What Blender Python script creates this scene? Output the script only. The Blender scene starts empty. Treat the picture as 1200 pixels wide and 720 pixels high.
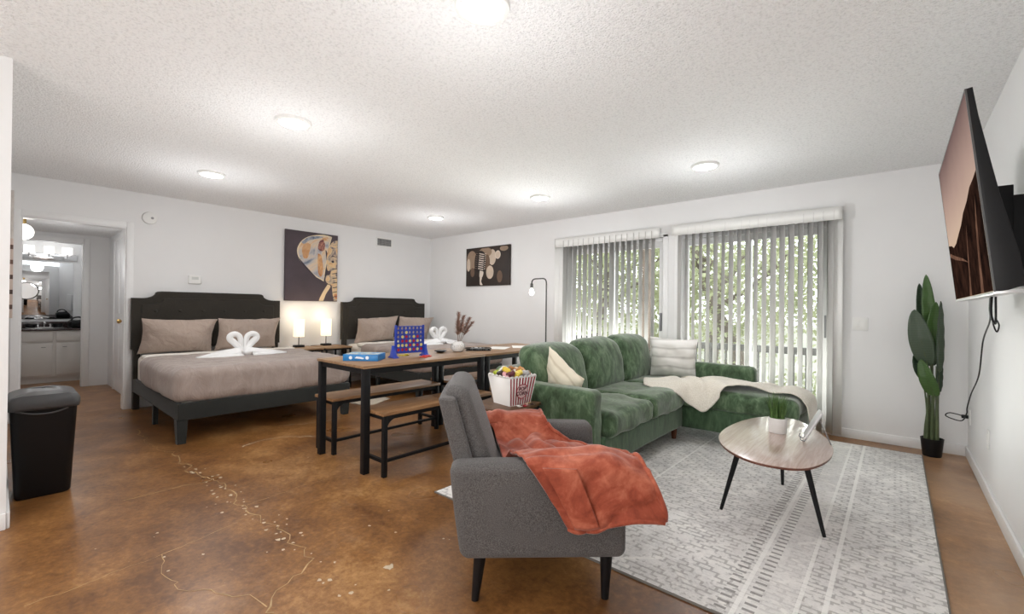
import bpy, bmesh, math, random
from mathutils import Vector, Matrix, noise
random.seed(7)
S = bpy.context.scene
C = S.collection
PI = math.pi

# ------------------------------------------------------------------ camera, world, lights, exposure
H = 2.44
LX = 6.956
def make_camera():
    cd = bpy.data.cameras.new('camera')
    cd.sensor_fit = 'HORIZONTAL'; cd.sensor_width = 36.0
    cd.lens = 521.467 / 1200 * 36.0
    cd.clip_start = 0.05; cd.clip_end = 200
    co = bpy.data.objects.new('camera', cd); C.objects.link(co)
    r = Vector((0.7565217, 0.6538745, 0.0110948)); u = Vector((-0.0057216, -0.0103469, 0.9999301)); f = Vector((-0.6539436, 0.7565323, 0.0040864))
    m = Matrix((( r.x, u.x, -f.x, 6.509), (r.y, u.y, -f.y, -5.2155), (r.z, u.z, -f.z, 1.1692), (0, 0, 0, 1)))
    co.matrix_world = m
    S.camera = co
make_camera()
S.view_settings.view_transform = 'Standard'
S.view_settings.look = 'None'
S.view_settings.gamma = 1.0
S.view_settings.use_curve_mapping = False
S.view_settings.exposure = 0.64
S.cycles.use_denoising = True
S.cycles.max_bounces = 10
S.cycles.diffuse_bounces = 6
S.cycles.transparent_max_bounces = 16
S.cycles.sample_clamp_indirect = 6.0

SKY_STRENGTH = 2.6
LED_EMIT = 16.0
LAMP_FILL_W = 8.6
CEILING_FILL_W = 26.0
DECK_W = 95.0
w = bpy.data.worlds.new('overcast_sky'); S.world = w; w.use_nodes = True
bg = w.node_tree.nodes['Background']; bg.inputs[0].default_value = (0.93, 0.97, 1.0, 1); bg.inputs[1].default_value = SKY_STRENGTH

def area(name, loc, target, sx, sy, power, col=(1, 1, 1)):
    ld = bpy.data.lights.new(name, 'AREA'); ld.shape = 'RECTANGLE'; ld.size = sx; ld.size_y = sy; ld.energy = power; ld.color = col
    o = bpy.data.objects.new(name, ld); C.objects.link(o)
    o.location = loc
    d = Vector(target) - Vector(loc)
    o.rotation_euler = d.to_track_quat('-Z', 'Y').to_euler()
    return o
# fill lamps added behind the camera, standing in for the rest of the room
area('rear_ceiling_fill', (5.6, -6.6, 1.0), (4.2, -4.4, 2.44), 2.2, 0.9, CEILING_FILL_W, (1, 0.985, 0.96))
area('rear_fill', (5.0, -8.1, 1.4), (3.2, -2.0, 1.1), 3.2, 1.6, 26.0, (0.97, 0.985, 1.0))

# area lamps added outside the sliding doors to imitate daylight bounced off the deck
for wx in (3.69, 5.31): area('deck_fill', (wx, 1.0, 0.25), (wx, -1.6, 2.5), 1.6, 0.9, DECK_W, (1.0, 0.99, 0.96))

# ------------------------------------------------------------------ materials
def srgb(r, g, b):
    f = lambda c: (c / 255) / 12.92 if c / 255 <= 0.04045 else ((c / 255 + 0.055) / 1.055) ** 2.4
    return (f(r), f(g), f(b), 1.0)
class NT:
    def __init__(self, name):
        self.m = bpy.data.materials.new(name); self.m.use_nodes = True
        self.t = self.m.node_tree; self.b = self.t.nodes['Principled BSDF']; self.out = self.t.nodes['Material Output']
        self.tc = None
    def n(self, kind, **kw):
        x = self.t.nodes.new(kind)
        for k, v in kw.items():
            if isinstance(k, str) and hasattr(x, k): setattr(x, k, v)
        return x
    def l(self, a, b): self.t.links.new(a, b)
    def obj(self):
        if self.tc is None: self.tc = self.n('ShaderNodeTexCoord')
        return self.tc.outputs['Object']
    def mapped(self, scale=(1, 1, 1), rot=(0, 0, 0)):
        mp = self.n('ShaderNodeMapping'); mp.inputs['Scale'].default_value = scale; mp.inputs['Rotation'].default_value = rot
        self.l(self.obj(), mp.inputs['Vector']); return mp.outputs[0]
    def noise(self, scale, detail=4, rough=0.55, vec=None, dist=0):
        x = self.n('ShaderNodeTexNoise'); x.inputs['Scale'].default_value = scale; x.inputs['Detail'].default_value = detail
        x.inputs['Roughness'].default_value = rough; x.inputs['Distortion'].default_value = dist
        self.l(vec if vec is not None else self.obj(), x.inputs['Vector']); return x.outputs['Fac']
    def ramp(self, fac, stops):
        x = self.n('ShaderNodeValToRGB'); e = x.color_ramp.elements
        while len(e) > 1: e.remove(e[0])
        e[0].position = stops[0][0]; e[0].color = stops[0][1]
        for p, c in stops[1:]:
            q = e.new(p); q.color = c
        self.l(fac, x.inputs[0]); return x.outputs[0]
    def mix(self, fac, a, b, mode='MIX'):
        x = self.n('ShaderNodeMix'); x.data_type = 'RGBA'; x.blend_type = mode
        for s, v in ((0, fac), (6, a), (7, b)):
            if hasattr(v, 'links') or hasattr(v, 'is_linked'): self.l(v, x.inputs[s])
            else: x.inputs[s].default_value = v
        return x.outputs[2]
    def math(self, op, a, b=0.0, c=0.0):
        x = self.n('ShaderNodeMath'); x.operation = op
        for i, v in enumerate((a, b, c)):
            if hasattr(v, 'is_linked'): self.l(v, x.inputs[i])
            else: x.inputs[i].default_value = v
        return x.outputs[0]
    def bump(self, fac, strength=0.3, dist=0.01, prev=None):
        x = self.n('ShaderNodeBump'); x.inputs['Strength'].default_value = strength; x.inputs['Distance'].default_value = dist
        self.l(fac, x.inputs['Height'])
        if prev is not None: self.l(prev, x.inputs['Normal'])
        self.l(x.outputs[0], self.b.inputs['Normal']); return x.outputs[0]
    def set(self, **kw):
        for k, v in kw.items():
            i = self.b.inputs[k.replace('_', ' ')]
            if hasattr(v, 'is_linked'): self.l(v, i)
            else: i.default_value = v
        return self
def plain(name, col, rough=0.5, metal=0.0, var=0.06, scale=8.0, bump=0.0, bscale=200.0, bdist=0.002, spec=0.5, sheen=0.0):
    k = NT(name)
    f = k.noise(scale, 3)
    a = tuple(min(1, c * (1 + var)) for c in col[:3]) + (1,); b = tuple(c * (1 - var) for c in col[:3]) + (1,)
    k.set(Base_Color=k.ramp(f, [(0.3, b), (0.7, a)]), Roughness=rough, Metallic=metal, Specular_IOR_Level=spec, Sheen_Weight=sheen)
    if bump: k.bump(k.noise(bscale, 2), bump, bdist)
    return k.m
def fabric(name, c1, c2, scale=420.0, bump=0.5, sheen=0.15, blotch=0.1, rough=0.9):
    k = NT(name)
    f = k.noise(scale, 2, 0.6)
    col = k.ramp(f, [(0.35, c1), (0.65, c2)])
    g = k.ramp(k.noise(5, 4), [(0.3, (1 - blotch,) * 3 + (1,)), (0.7, (1, 1, 1, 1))])
    k.set(Base_Color=k.mix(1.0, col, g, 'MULTIPLY'), Roughness=rough, Sheen_Weight=sheen, Specular_IOR_Level=0.2)
    k.bump(f, bump, 0.0015)
    return k.m
def velvet(name, dark, mid, light, scale=9.0, stretch=(1, 1, 1), sheen=0.6):
    k = NT(name)
    v = k.mapped(stretch)
    f = k.noise(scale, 6, 0.62, v, 0.9)
    f2 = k.noise(scale * 4, 4, 0.6, v, 0.5)
    s = k.math('ADD', k.math('MULTIPLY', f, 0.7), k.math('MULTIPLY', f2, 0.3))
    k.set(Base_Color=k.ramp(s, [(0.36, dark), (0.5, mid), (0.66, light)]), Roughness=0.75, Sheen_Weight=sheen, Sheen_Roughness=0.4, Specular_IOR_Level=0.25)
    k.bump(s, 0.25, 0.006)
    return k.m
def wood(name, c1, c2, c3, axis=1, scale=3.0, rough=0.45):
    k = NT(name)
    sc = [14.0, 14.0, 14.0]; sc[axis] = 0.9
    v = k.mapped(tuple(sc))
    f = k.noise(scale, 6, 0.65, v, 1.2)
    k.set(Base_Color=k.ramp(f, [(0.32, c1), (0.5, c2), (0.68, c3)]), Roughness=rough)
    k.bump(f, 0.1, 0.001)
    return k.m
def emissive(name, col, strength):
    k = NT(name)
    k.set(Base_Color=col, Emission_Color=col, Emission_Strength=strength)
    return k.m

def crumple(*a):
    m = fabric(*a); t = m.node_tree
    bp = [n for n in t.nodes if n.type == 'BUMP'][0]; tc = [n for n in t.nodes if n.type == 'TEX_COORD'][0]
    nn = t.nodes.new('ShaderNodeTexNoise'); nn.inputs['Scale'].default_value = 9; nn.inputs['Detail'].default_value = 3; nn.inputs['Distortion'].default_value = 1.2
    b2 = t.nodes.new('ShaderNodeBump'); b2.inputs['Strength'].default_value = 0.7; b2.inputs['Distance'].default_value = 0.03
    t.links.new(tc.outputs['Object'], nn.inputs['Vector']); t.links.new(nn.outputs['Fac'], b2.inputs['Height']); t.links.new(b2.outputs[0], bp.inputs['Normal'])
    return m
M = {}
M['white_paint'] = plain('white_paint', (0.80, 0.80, 0.80), 0.6, var=0.01, scale=3, bump=0.12, bscale=160, bdist=0.001)
M['trim_paint'] = plain('trim_paint', (0.84, 0.84, 0.84), 0.4, var=0.01)
M['white_plastic'] = plain('white_plastic', (0.82, 0.82, 0.80), 0.4, var=0.01)
M['grey_plastic'] = plain('grey_plastic', (0.3, 0.3, 0.31), 0.45, var=0.03)
M['black_metal'] = plain('black_metal', (0.008, 0.008, 0.009), 0.5, var=0.1, bump=0.05, spec=0.25)
M['black_plastic'] = plain('black_plastic', (0.006, 0.006, 0.007), 0.42, var=0.1, spec=0.3)
M['lid_plastic'] = plain('lid_plastic', (0.055, 0.055, 0.058), 0.38, var=0.08)
M['chrome'] = plain('chrome', (0.75, 0.75, 0.76), 0.12, 1.0, var=0.02)
M['dark_steel'] = plain('dark_steel', (0.22, 0.22, 0.21), 0.35, 0.9, var=0.05)
M['brass'] = plain('brass', (0.62, 0.42, 0.16), 0.22, 1.0, var=0.05)
M['cabinet_paint'] = plain('cabinet_paint', (0.72, 0.69, 0.65), 0.45, var=0.01)
M['counter_dark'] = plain('counter_dark', (0.05, 0.035, 0.035), 0.2, var=0.5, scale=60)
M['ceramic'] = plain('ceramic', (0.82, 0.81, 0.79), 0.25, var=0.01)
M['towel'] = plain('towel', (0.86, 0.86, 0.86), 0.95, var=0.02, bump=0.6, bscale=300, bdist=0.003, sheen=0.3, spec=0.1)
M['sheet'] = plain('sheet', (0.80, 0.76, 0.70), 0.9, var=0.03, bump=0.2, bscale=40, bdist=0.004, spec=0.15)
M['headboard_fabric'] = fabric('headboard_fabric', srgb(42, 39, 35), srgb(68, 64, 58))
M['frame_fabric'] = fabric('frame_fabric', srgb(34, 35, 34), srgb(56, 58, 56))
M['grey_tweed'] = fabric('grey_tweed', srgb(66, 63, 62), srgb(114, 111, 110), 380, 0.6)
M['cream_knit'] = fabric('cream_knit', srgb(214, 206, 190), srgb(243, 238, 228), 160, 0.8, 0.3)
M['white_knit'] = fabric('white_knit', srgb(205, 202, 197), srgb(240, 238, 234), 200, 0.8, 0.3)
M['lamp_pole'] = plain('lamp_pole', (0.10, 0.10, 0.095), 0.35, 0.8, var=0.1)
M['walnut_leg'] = wood('walnut_leg', srgb(70, 36, 20), srgb(95, 52, 30), srgb(120, 70, 42), 2)
M['table_wood'] = wood('table_wood', srgb(112, 84, 58), srgb(147, 114, 82), srgb(172, 140, 106), 1)
M['bench_wood'] = wood('bench_wood', srgb(108, 76, 48), srgb(140, 103, 69), srgb(165, 128, 90), 1)
M['stand_wood'] = wood('stand_wood', srgb(72, 50, 34), srgb(98, 70, 48), srgb(122, 90, 62), 0)
M['coffee_top'] = wood('coffee_top', srgb(160, 128, 114), srgb(182, 154, 140), srgb(198, 174, 162), 1, 3.0, 0.3)  # window sheen painted in: paler than the wood's own brown
ctb = M['coffee_top'].node_tree.nodes['Principled BSDF']; ctb.inputs['Coat Weight'].default_value = 1.0; ctb.inputs['Coat IOR'].default_value = 2.2; ctb.inputs['Coat Roughness'].default_value = 0.2
M['coffee_edge'] = wood('coffee_edge', srgb(84, 44, 30), srgb(110, 62, 44), srgb(132, 80, 58), 1)
def bedding():
    k = NT('bedding_taupe')
    f = k.noise(7, 5, 0.6, k.mapped((1, 1, 0.5)), 0.6)
    k.set(Base_Color=k.ramp(f, [(0.3, srgb(148, 134, 127)), (0.7, srgb(172, 158, 151))]), Roughness=0.85, Sheen_Weight=0.2, Specular_IOR_Level=0.2)
    k.bump(f, 0.7, 0.035)
    return k.m
M['bedding'] = bedding()
M['pillow_taupe'] = crumple('pillow_taupe', srgb(168, 151, 140), srgb(192, 175, 163), 500, 0.2, 0.2)
M['sofa'] = velvet('green_velvet', srgb(50, 66, 46), srgb(78, 101, 73), srgb(120, 141, 112), 11, (1, 1, 0.45))
M['sofa_ribbed'] = velvet('green_velvet_body', srgb(50, 70, 50), srgb(70, 95, 69), srgb(92, 116, 88), 14, (1, 1, 0.3))
M['orange_throw'] = velvet('orange_fleece', srgb(124, 54, 38), srgb(158, 77, 55), srgb(196, 116, 90), 6, (1, 1, 1), 0.35)
M['grass_blade'] = plain('grass_blade', srgb(84, 116, 58), 0.5, var=0.35, scale=60)
M['soil'] = plain('soil', (0.02, 0.015, 0.01), 0.95, var=0.4, scale=80, bump=0.8, bscale=150, bdist=0.01)

def leaf_mat(name, c, c2):
    k = NT(name)
    wv = k.n('ShaderNodeTexWave'); wv.wave_type = 'BANDS'; wv.bands_direction = 'Z'
    wv.inputs['Scale'].default_value = 22; wv.inputs['Distortion'].default_value = 1.0
    k.l(k.obj(), wv.inputs['Vector'])
    k.set(Base_Color=k.ramp(wv.outputs['Fac'], [(0.0, c), (1.0, c2)]), Roughness=0.42)
    k.bump(wv.outputs['Fac'], 0.2, 0.003)
    return k.m
M['leaf_bright'] = leaf_mat('leaf_bright', srgb(52, 82, 34), srgb(68, 100, 44))
M['leaf_dark'] = leaf_mat('leaf_dark', srgb(28, 46, 28), srgb(40, 60, 38))
M['leaf_grey'] = leaf_mat('leaf_grey', srgb(54, 68, 52), srgb(70, 86, 66))
M['stalk'] = plain('stalk', srgb(74, 86, 54), 0.5, var=0.2, scale=20)

def floor_mat():
    k = NT('stained_concrete')
    v = k.mapped((1, 1, 1))
    big = k.noise(0.7, 5, 0.6, v, 0.2)
    med = k.noise(3.2, 8, 0.72, v, 0.25)
    fine = k.noise(34, 6, 0.7, v, 0.2)
    s = k.math('ADD', k.math('ADD', k.math('MULTIPLY', big, 0.40), k.math('MULTIPLY', med, 0.36)), k.math('MULTIPLY', fine, 0.24))
    base = k.ramp(s, [(0.33, srgb(70, 43, 24)), (0.44, srgb(108, 70, 37)), (0.53, srgb(146, 101, 56)), (0.63, srgb(190, 144, 92))])
    pale = k.ramp(k.noise(1.7, 8, 0.78, v, 0.3), [(0.58, (0, 0, 0, 1)), (0.80, (1, 1, 1, 1))])
    col = k.mix(k.math('MULTIPLY', pale, 0.5), base, srgb(176, 146, 116))
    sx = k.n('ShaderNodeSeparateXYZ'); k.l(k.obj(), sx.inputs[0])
    sheen_or_wear = k.math('MULTIPLY', k.ramp(k.math('DIVIDE', k.math('SUBTRACT', sx.outputs[0], 6.2), 1.0), [(0.25, (0, 0, 0, 1)), (0.62, (1, 1, 1, 1))]), k.ramp(k.noise(1.3, 5, 0.6, v), [(0.34, (0.2, 0.2, 0.2, 1)), (0.6, (1, 1, 1, 1))]))  # pale sheen along the right wall, painted into the floor colour
    col = k.mix(k.math('MULTIPLY', sheen_or_wear, 0.6), col, srgb(196, 164, 134))
    speck = k.ramp(k.noise(60, 3, 0.5, v), [(0.70, (0, 0, 0, 1)), (0.76, (1, 1, 1, 1))])
    col = k.mix(k.math('MULTIPLY', speck, 0.35), col, srgb(196, 172, 146))
    rough = k.ramp(k.noise(1.5, 2, 0.5, v), [(0.3, (0.27,) * 3 + (1,)), (0.7, (0.40,) * 3 + (1,))])
    k.set(Base_Color=col, Roughness=rough, Specular_IOR_Level=0.5)
    k.bump(fine, 0.10, 0.004)
    return k.m
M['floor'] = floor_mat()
def hall_floor():
    k = NT('hall_floor')
    s = k.noise(4, 8, 0.65)
    k.set(Base_Color=k.ramp(s, [(0.35, srgb(126, 86, 52)), (0.65, srgb(170, 124, 80))]), Roughness=0.35)
    return k.m
M['hall_floor'] = hall_floor()
def ceiling_mat():
    k = NT('popcorn_ceiling')
    vo = k.n('ShaderNodeTexVoronoi'); vo.inputs['Scale'].default_value = 95; k.l(k.obj(), vo.inputs['Vector'])
    nz = k.noise(70, 5, 0.7)
    h = k.math('ADD', k.math('MULTIPLY', k.math('SUBTRACT', 1.0, vo.outputs['Distance']), 0.6), nz)
    col = k.ramp(nz, [(0.36, (0.80, 0.80, 0.80, 1)), (0.50, (0.95, 0.95, 0.95, 1))])
    k.set(Base_Color=col, Roughness=0.95, Specular_IOR_Level=0.1)
    k.bump(h, 0.9, 0.012)
    return k.m
M['ceiling'] = ceiling_mat()
def glass_mat(name, tint=(1, 1, 1, 1)):
    m = bpy.data.materials.new(name); m.use_nodes = True; t = m.node_tree
    for x in list(t.nodes): t.nodes.remove(x)
    o = t.nodes.new('ShaderNodeOutputMaterial'); mx = t.nodes.new('ShaderNodeMixShader'); tr = t.nodes.new('ShaderNodeBsdfTransparent'); gl = t.nodes.new('ShaderNodeBsdfGlossy'); fr = t.nodes.new('ShaderNodeFresnel')
    tr.inputs[0].default_value = tint; gl.inputs['Roughness'].default_value = 0.02; fr.inputs[0].default_value = 1.45
    t.links.new(fr.outputs[0], mx.inputs[0]); t.links.new(tr.outputs[0], mx.inputs[1]); t.links.new(gl.outputs[0], mx.inputs[2]); t.links.new(mx.outputs[0], o.inputs[0])
    return m
M['glass'] = glass_mat('window_glass', (0.95, 0.97, 0.96, 1))
def vane_mat():
    k = NT('blind_vane')
    k.set(Base_Color=(0.50, 0.49, 0.475, 1), Roughness=0.6)
    tl = k.n('ShaderNodeBsdfTranslucent'); tl.inputs[0].default_value = (0.66, 0.65, 0.62, 1)
    mx = k.n('ShaderNodeMixShader'); mx.inputs[0].default_value = 0.02
    k.l(k.b.outputs[0], mx.inputs[1]); k.l(tl.outputs[0], mx.inputs[2]); k.l(mx.outputs[0], k.out.inputs[0])
    return k.m
M['vane'] = vane_mat()
M['mirror'] = plain('mirror', (0.82, 0.83, 0.84), 0.02, 1.0, var=0.0)
M['led'] = emissive('led_diffuser', (1.0, 0.985, 0.95, 1), LED_EMIT)
M['bath_shade'] = emissive('bath_shade', (1.0, 0.98, 0.95, 1), 0.62)
M['globe_glow'] = emissive('globe_glow', (1.0, 0.96, 0.9, 1), 3.0)
M['bulb'] = emissive('bulb_glow', (1.0, 0.97, 0.92, 1), 5.0)
M['linen_shade'] = emissive('linen_shade', (1.0, 0.86, 0.62, 1), 0.75)

# ------------------------------------------------------------------ mesh helpers
class MB:
    def __init__(self): self.bm = bmesh.new()
    def _new(self, verts, f):
        for v in verts: v.co = f(v.co)
    def box(self, x0, y0, z0, x1, y1, z1, bev=0.0, seg=2, rot=None):
        r = bmesh.ops.create_cube(self.bm, size=1.0); vs = r['verts']
        c = Vector(((x0 + x1) / 2, (y0 + y1) / 2, (z0 + z1) / 2)); s = Vector((abs(x1 - x0), abs(y1 - y0), abs(z1 - z0)))
        for v in vs: v.co = Vector((v.co.x * s.x, v.co.y * s.y, v.co.z * s.z))
        if bev > 0:
            es = list({e for v in vs for e in v.link_edges})
            rr = bmesh.ops.bevel(self.bm, geom=es, offset=min(bev, min(s) * 0.49), segments=seg, profile=0.5, affect='EDGES')
            vs = list({v for f in rr['faces'] for v in f.verts} | {v for v in vs if v.is_valid})
        for v in vs:
            p = v.co
            if rot is not None: p = rot @ p
            v.co = p + c
        return self
    def bar(self, a, b, wx, wy, bev=0.0):          # box-section bar from a to b
        a, b = Vector(a), Vector(b); d = b - a; L = d.length
        q = d.to_track_quat('Z', 'Y').to_matrix()
        m = MB(); m.box(-wx / 2, -wy / 2, 0, wx / 2, wy / 2, L, bev)
        self.join(m, Matrix.Translation(a) @ q.to_4x4()); return self
    def join(self, other, mat=None):
        me = bpy.data.meshes.new('tmp'); other.bm.to_mesh(me); other.bm.free()
        if mat is not None: me.transform(mat)
        self.bm.from_mesh(me); bpy.data.meshes.remove(me); return self
    def tube(self, pts, r, n=12, cap=True, closed=False):
        pts = [Vector(p) for p in pts]; k = len(pts)
        rs = r if isinstance(r, (list, tuple)) else [r] * k
        rings = []; nrm = None
        for i, p in enumerate(pts):
            t = (pts[(i + 1) % k] - pts[i - 1]) if closed else (pts[min(i + 1, k - 1)] - pts[max(i - 1, 0)])
            if t.length < 1e-9: t = Vector((0, 0, 1))
            t.normalize()
            if nrm is None:
                nrm = t.orthogonal().normalized()
            else:
                nrm = (nrm - t * nrm.dot(t))
                nrm = nrm.normalized() if nrm.length > 1e-6 else t.orthogonal().normalized()
            bn = t.cross(nrm)
            rings.append([self.bm.verts.new(p + (nrm * math.cos(2 * PI * j / n) + bn * math.sin(2 * PI * j / n)) * rs[i]) for j in range(n)])
        for i in range(k if closed else k - 1):
            a, b = rings[i], rings[(i + 1) % k]
            for j in range(n): self.bm.faces.new((a[j], a[(j + 1) % n], b[(j + 1) % n], b[j]))
        if cap and not closed:
            self.bm.faces.new(list(reversed(rings[0]))); self.bm.faces.new(rings[-1])
        return self
    def lathe(self, prof, n=32, c=(0, 0, 0), cap=True):
        c = Vector(c); rings = []
        for r, z in prof:
            rings.append([self.bm.verts.new(c + Vector((max(r, 1e-5) * math.cos(2 * PI * j / n), max(r, 1e-5) * math.sin(2 * PI * j / n), z))) for j in range(n)])
        for a, b in zip(rings, rings[1:]):
            for j in range(n): self.bm.faces.new((a[j], a[(j + 1) % n], b[(j + 1) % n], b[j]))
        if cap:
            self.bm.faces.new(list(reversed(rings[0]))); self.bm.faces.new(rings[-1])
        return self
    def prism(self, poly, z0, z1, bev=0.0, mat=None, seg=2):     # polygon in XY extruded to z0..z1
        m = MB()
        b = [m.bm.verts.new((x, y, z0)) for x, y in poly]; t = [m.bm.verts.new((x, y, z1)) for x, y in poly]
        n = len(poly)
        m.bm.faces.new(list(reversed(b))); m.bm.faces.new(t)
        for i in range(n): m.bm.faces.new((b[i], b[(i + 1) % n], t[(i + 1) % n], t[i]))
        bmesh.ops.recalc_face_normals(m.bm, faces=m.bm.faces[:])
        if bev:
            es = [e for e in m.bm.edges if abs(e.verts[0].co.z - e.verts[1].co.z) < 1e-6]
            bmesh.ops.bevel(m.bm, geom=es, offset=bev, segments=seg, profile=0.5, affect='EDGES')
        return self.join(m, mat)
    def flat(self, poly, z=0.0, mat=None):
        m = MB(); f = m.bm.faces.new([m.bm.verts.new((x, y, z)) for x, y in poly]); m.bm.normal_update()
        if f.normal.z < 0: f.normal_flip()
        return self.join(m, mat)
    def grid(self, P, closed_u=False):                            # P[i][j] points
        vs = [[self.bm.verts.new(p) for p in row] for row in P]
        for i in range(len(vs) - 1):
            m = len(vs[i])
            for j in range(m if closed_u else m - 1):
                self.bm.faces.new((vs[i][j], vs[i][(j + 1) % m], vs[i + 1][(j + 1) % m], vs[i + 1][j]))
        return self
    def soft(self, c, s, r, n=(8, 8, 5), fn=None, mat=None, k=4):  # rounded box with dense faces and displacement
        h = [x / 2 for x in s]; r = min(r, min(h) * 0.999)
        def axis(i):
            a = h[i] - r
            inner = [-a + 2 * a * t / n[i] for t in range(n[i] + 1)]
            edge = [math.tan(PI / 4 * t / k) * r for t in range(1, k + 1)]
            return [-a - e for e in reversed(edge)] + inner + [a + e for e in edge]
        ax = [axis(i) for i in range(3)]
        cache = {}
        def vert(p):
            key = tuple(round(x, 5) for x in p)
            if key in cache: return cache[key]
            q = Vector([max(-(h[i] - r), min(h[i] - r, p[i])) for i in range(3)])
            d = Vector(p) - q
            o = q + (d.normalized() * r if d.length > 1e-9 else d)
            if fn:
                o = o + fn(o, Vector((o.x / h[0], o.y / h[1], o.z / h[2])))
            o = o + Vector(c)
            if mat is not None: o = mat @ o
            v = self.bm.verts.new(o); cache[key] = v; return v
        for i in range(3):
            j, l = (i + 1) % 3, (i + 2) % 3
            for sgn in (-1, 1):
                for a in range(len(ax[j]) - 1):
                    for b in range(len(ax[l]) - 1):
                        q = []
                        for da, db in ((0, 0), (1, 0), (1, 1), (0, 1)):
                            p = [0, 0, 0]; p[i] = sgn * h[i]; p[j] = ax[j][a + da]; p[l] = ax[l][b + db]; q.append(vert(p))
                        if sgn < 0: q.reverse()
                        if len(set(q)) == 4: self.bm.faces.new(q)
                        elif len(set(q)) == 3: self.bm.faces.new(list(dict.fromkeys(q)))
        return self
    def sphere(self, c, r, seg=16, rings=10, sc=(1, 1, 1)):
        m = bmesh.ops.create_uvsphere(self.bm, u_segments=seg, v_segments=rings, radius=r)
        for v in m['verts']: v.co = Vector((v.co.x * sc[0], v.co.y * sc[1], v.co.z * sc[2])) + Vector(c)
        return self
    def build(self, name, mat, parent=None, world=False, sharp=38, solid=0.0, sub=0, recalc=True, loc=None):
        if recalc: bmesh.ops.recalc_face_normals(self.bm, faces=self.bm.faces[:])
        for f in self.bm.faces: f.smooth = True
        for e in self.bm.edges:
            if len(e.link_faces) == 2 and e.calc_face_angle(0) > math.radians(sharp): e.smooth = False
        me = bpy.data.meshes.new(name); self.bm.to_mesh(me); self.bm.free()
        mats = mat if isinstance(mat, (list, tuple)) else [mat]
        for m in mats: me.materials.append(M[m] if isinstance(m, str) else m)
        if parent is not None and world:
            root = parent
            while root.parent is not None: root = root.parent
            me.transform(root.matrix_basis.inverted())
        o = bpy.data.objects.new(name, me); C.objects.link(o)
        if parent is not None: o.parent = parent
        if loc is not None: o.location = loc
        if solid:
            md = o.modifiers.new('solid', 'SOLIDIFY'); md.thickness = solid; md.offset = 0
        if sub:
            md = o.modifiers.new('sub', 'SUBSURF'); md.levels = sub; md.render_levels = sub
        return o
def tag(o, label=None, cat=None, group=None, kind=None):
    if label: o['label'] = label
    if cat: o['category'] = cat
    if group: o['group'] = group
    if kind: o['kind'] = kind
    return o
def thing(name, label, cat, loc=(0, 0, 0), rz=0.0, group=None):
    o = bpy.data.objects.new(name, None); C.objects.link(o)
    o.empty_display_size = 0.1
    o.location = loc; o.rotation_euler = (0, 0, rz)
    o.matrix_basis = Matrix.Translation(loc) @ Matrix.Rotation(rz, 4, 'Z')
    return tag(o, label, cat, group)
def struct(name, mb, mat, parent=None, **kw):
    o = mb.build(name, mat, parent, **kw)
    if parent is None: o['kind'] = 'structure'
    return o
def dup(root, loc, rz=0.0, label=None, group=None):
    r = root.copy(); C.objects.link(r)
    r.matrix_basis = Matrix.Translation(loc) @ Matrix.Rotation(rz, 4, 'Z')
    if label: r['label'] = label
    if group: r['group'] = group
    for ch in list(root.children):
        c = ch.copy(); C.objects.link(c); c.parent = r
        for g in list(ch.children):
            d = g.copy(); C.objects.link(d); d.parent = c
    return r
def nz(p, s, seed=0.0):
    return noise.noise(Vector((p[0] * s + seed, p[1] * s + seed * 1.7, p[2] * s - seed)))
def smooth_path(pts, n=8):
    pts = [Vector(p) for p in pts]; out = []
    for i in range(len(pts) - 1):
        p0 = pts[max(i - 1, 0)]; p1 = pts[i]; p2 = pts[i + 1]; p3 = pts[min(i + 2, len(pts) - 1)]
        for t in range(n):
            t /= n
            out.append(0.5 * ((2 * p1) + (p2 - p0) * t + (2 * p0 - 5 * p1 + 4 * p2 - p3) * t * t + (3 * p1 - p0 - 3 * p2 + p3) * t ** 3))
    out.append(pts[-1]); return out
def loft(rows, nu=8, nv=8):        # Catmull-Rom surface through rows of control points
    cols = [smooth_path(r, nu) for r in rows]
    m = len(cols[0])
    return list(map(list, zip(*[smooth_path([c[j] for c in cols], nv) for j in range(m)])))
def fillet_path(pts, r, n=6):
    pts = [Vector(p) for p in pts]; out = [pts[0]]
    for a, b, c in zip(pts, pts[1:], pts[2:]):
        d1 = (a - b).normalized(); d2 = (c - b).normalized()
        p, q = b + d1 * r, b + d2 * r
        for i in range(n + 1):
            t = i / n
            out.append((1 - t) ** 2 * p + 2 * t * (1 - t) * b + t * t * q)
    out.append(pts[-1]); return out
def arc2(cx, cy, r, a0, a1, n=8):
    return [(cx + r * math.cos(a0 + (a1 - a0) * i / n), cy + r * math.sin(a0 + (a1 - a0) * i / n)) for i in range(n + 1)]
def rrect(x0, y0, x1, y1, r, n=5):
    return arc2(x1 - r, y1 - r, r, 0, PI / 2, n) + arc2(x0 + r, y1 - r, r, PI / 2, PI, n) + arc2(x0 + r, y0 + r, r, PI, 1.5 * PI, n) + arc2(x1 - r, y0 + r, r, 1.5 * PI, 2 * PI, n)
def XZ(y, flip=1):       # maps local (x, y, z) -> (x, plane y - z*flip, y): a picture plane facing -Y
    return Matrix(((1, 0, 0, 0), (0, 0, -flip, y), (0, 1, 0, 0), (0, 0, 0, 1)))
def YZ(x):               # local (x, y, z) -> (x + z, x, y): a picture plane facing +X
    return Matrix(((0, 0, 1, x), (1, 0, 0, 0), (0, 1, 0, 0), (0, 0, 0, 1)))

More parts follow.
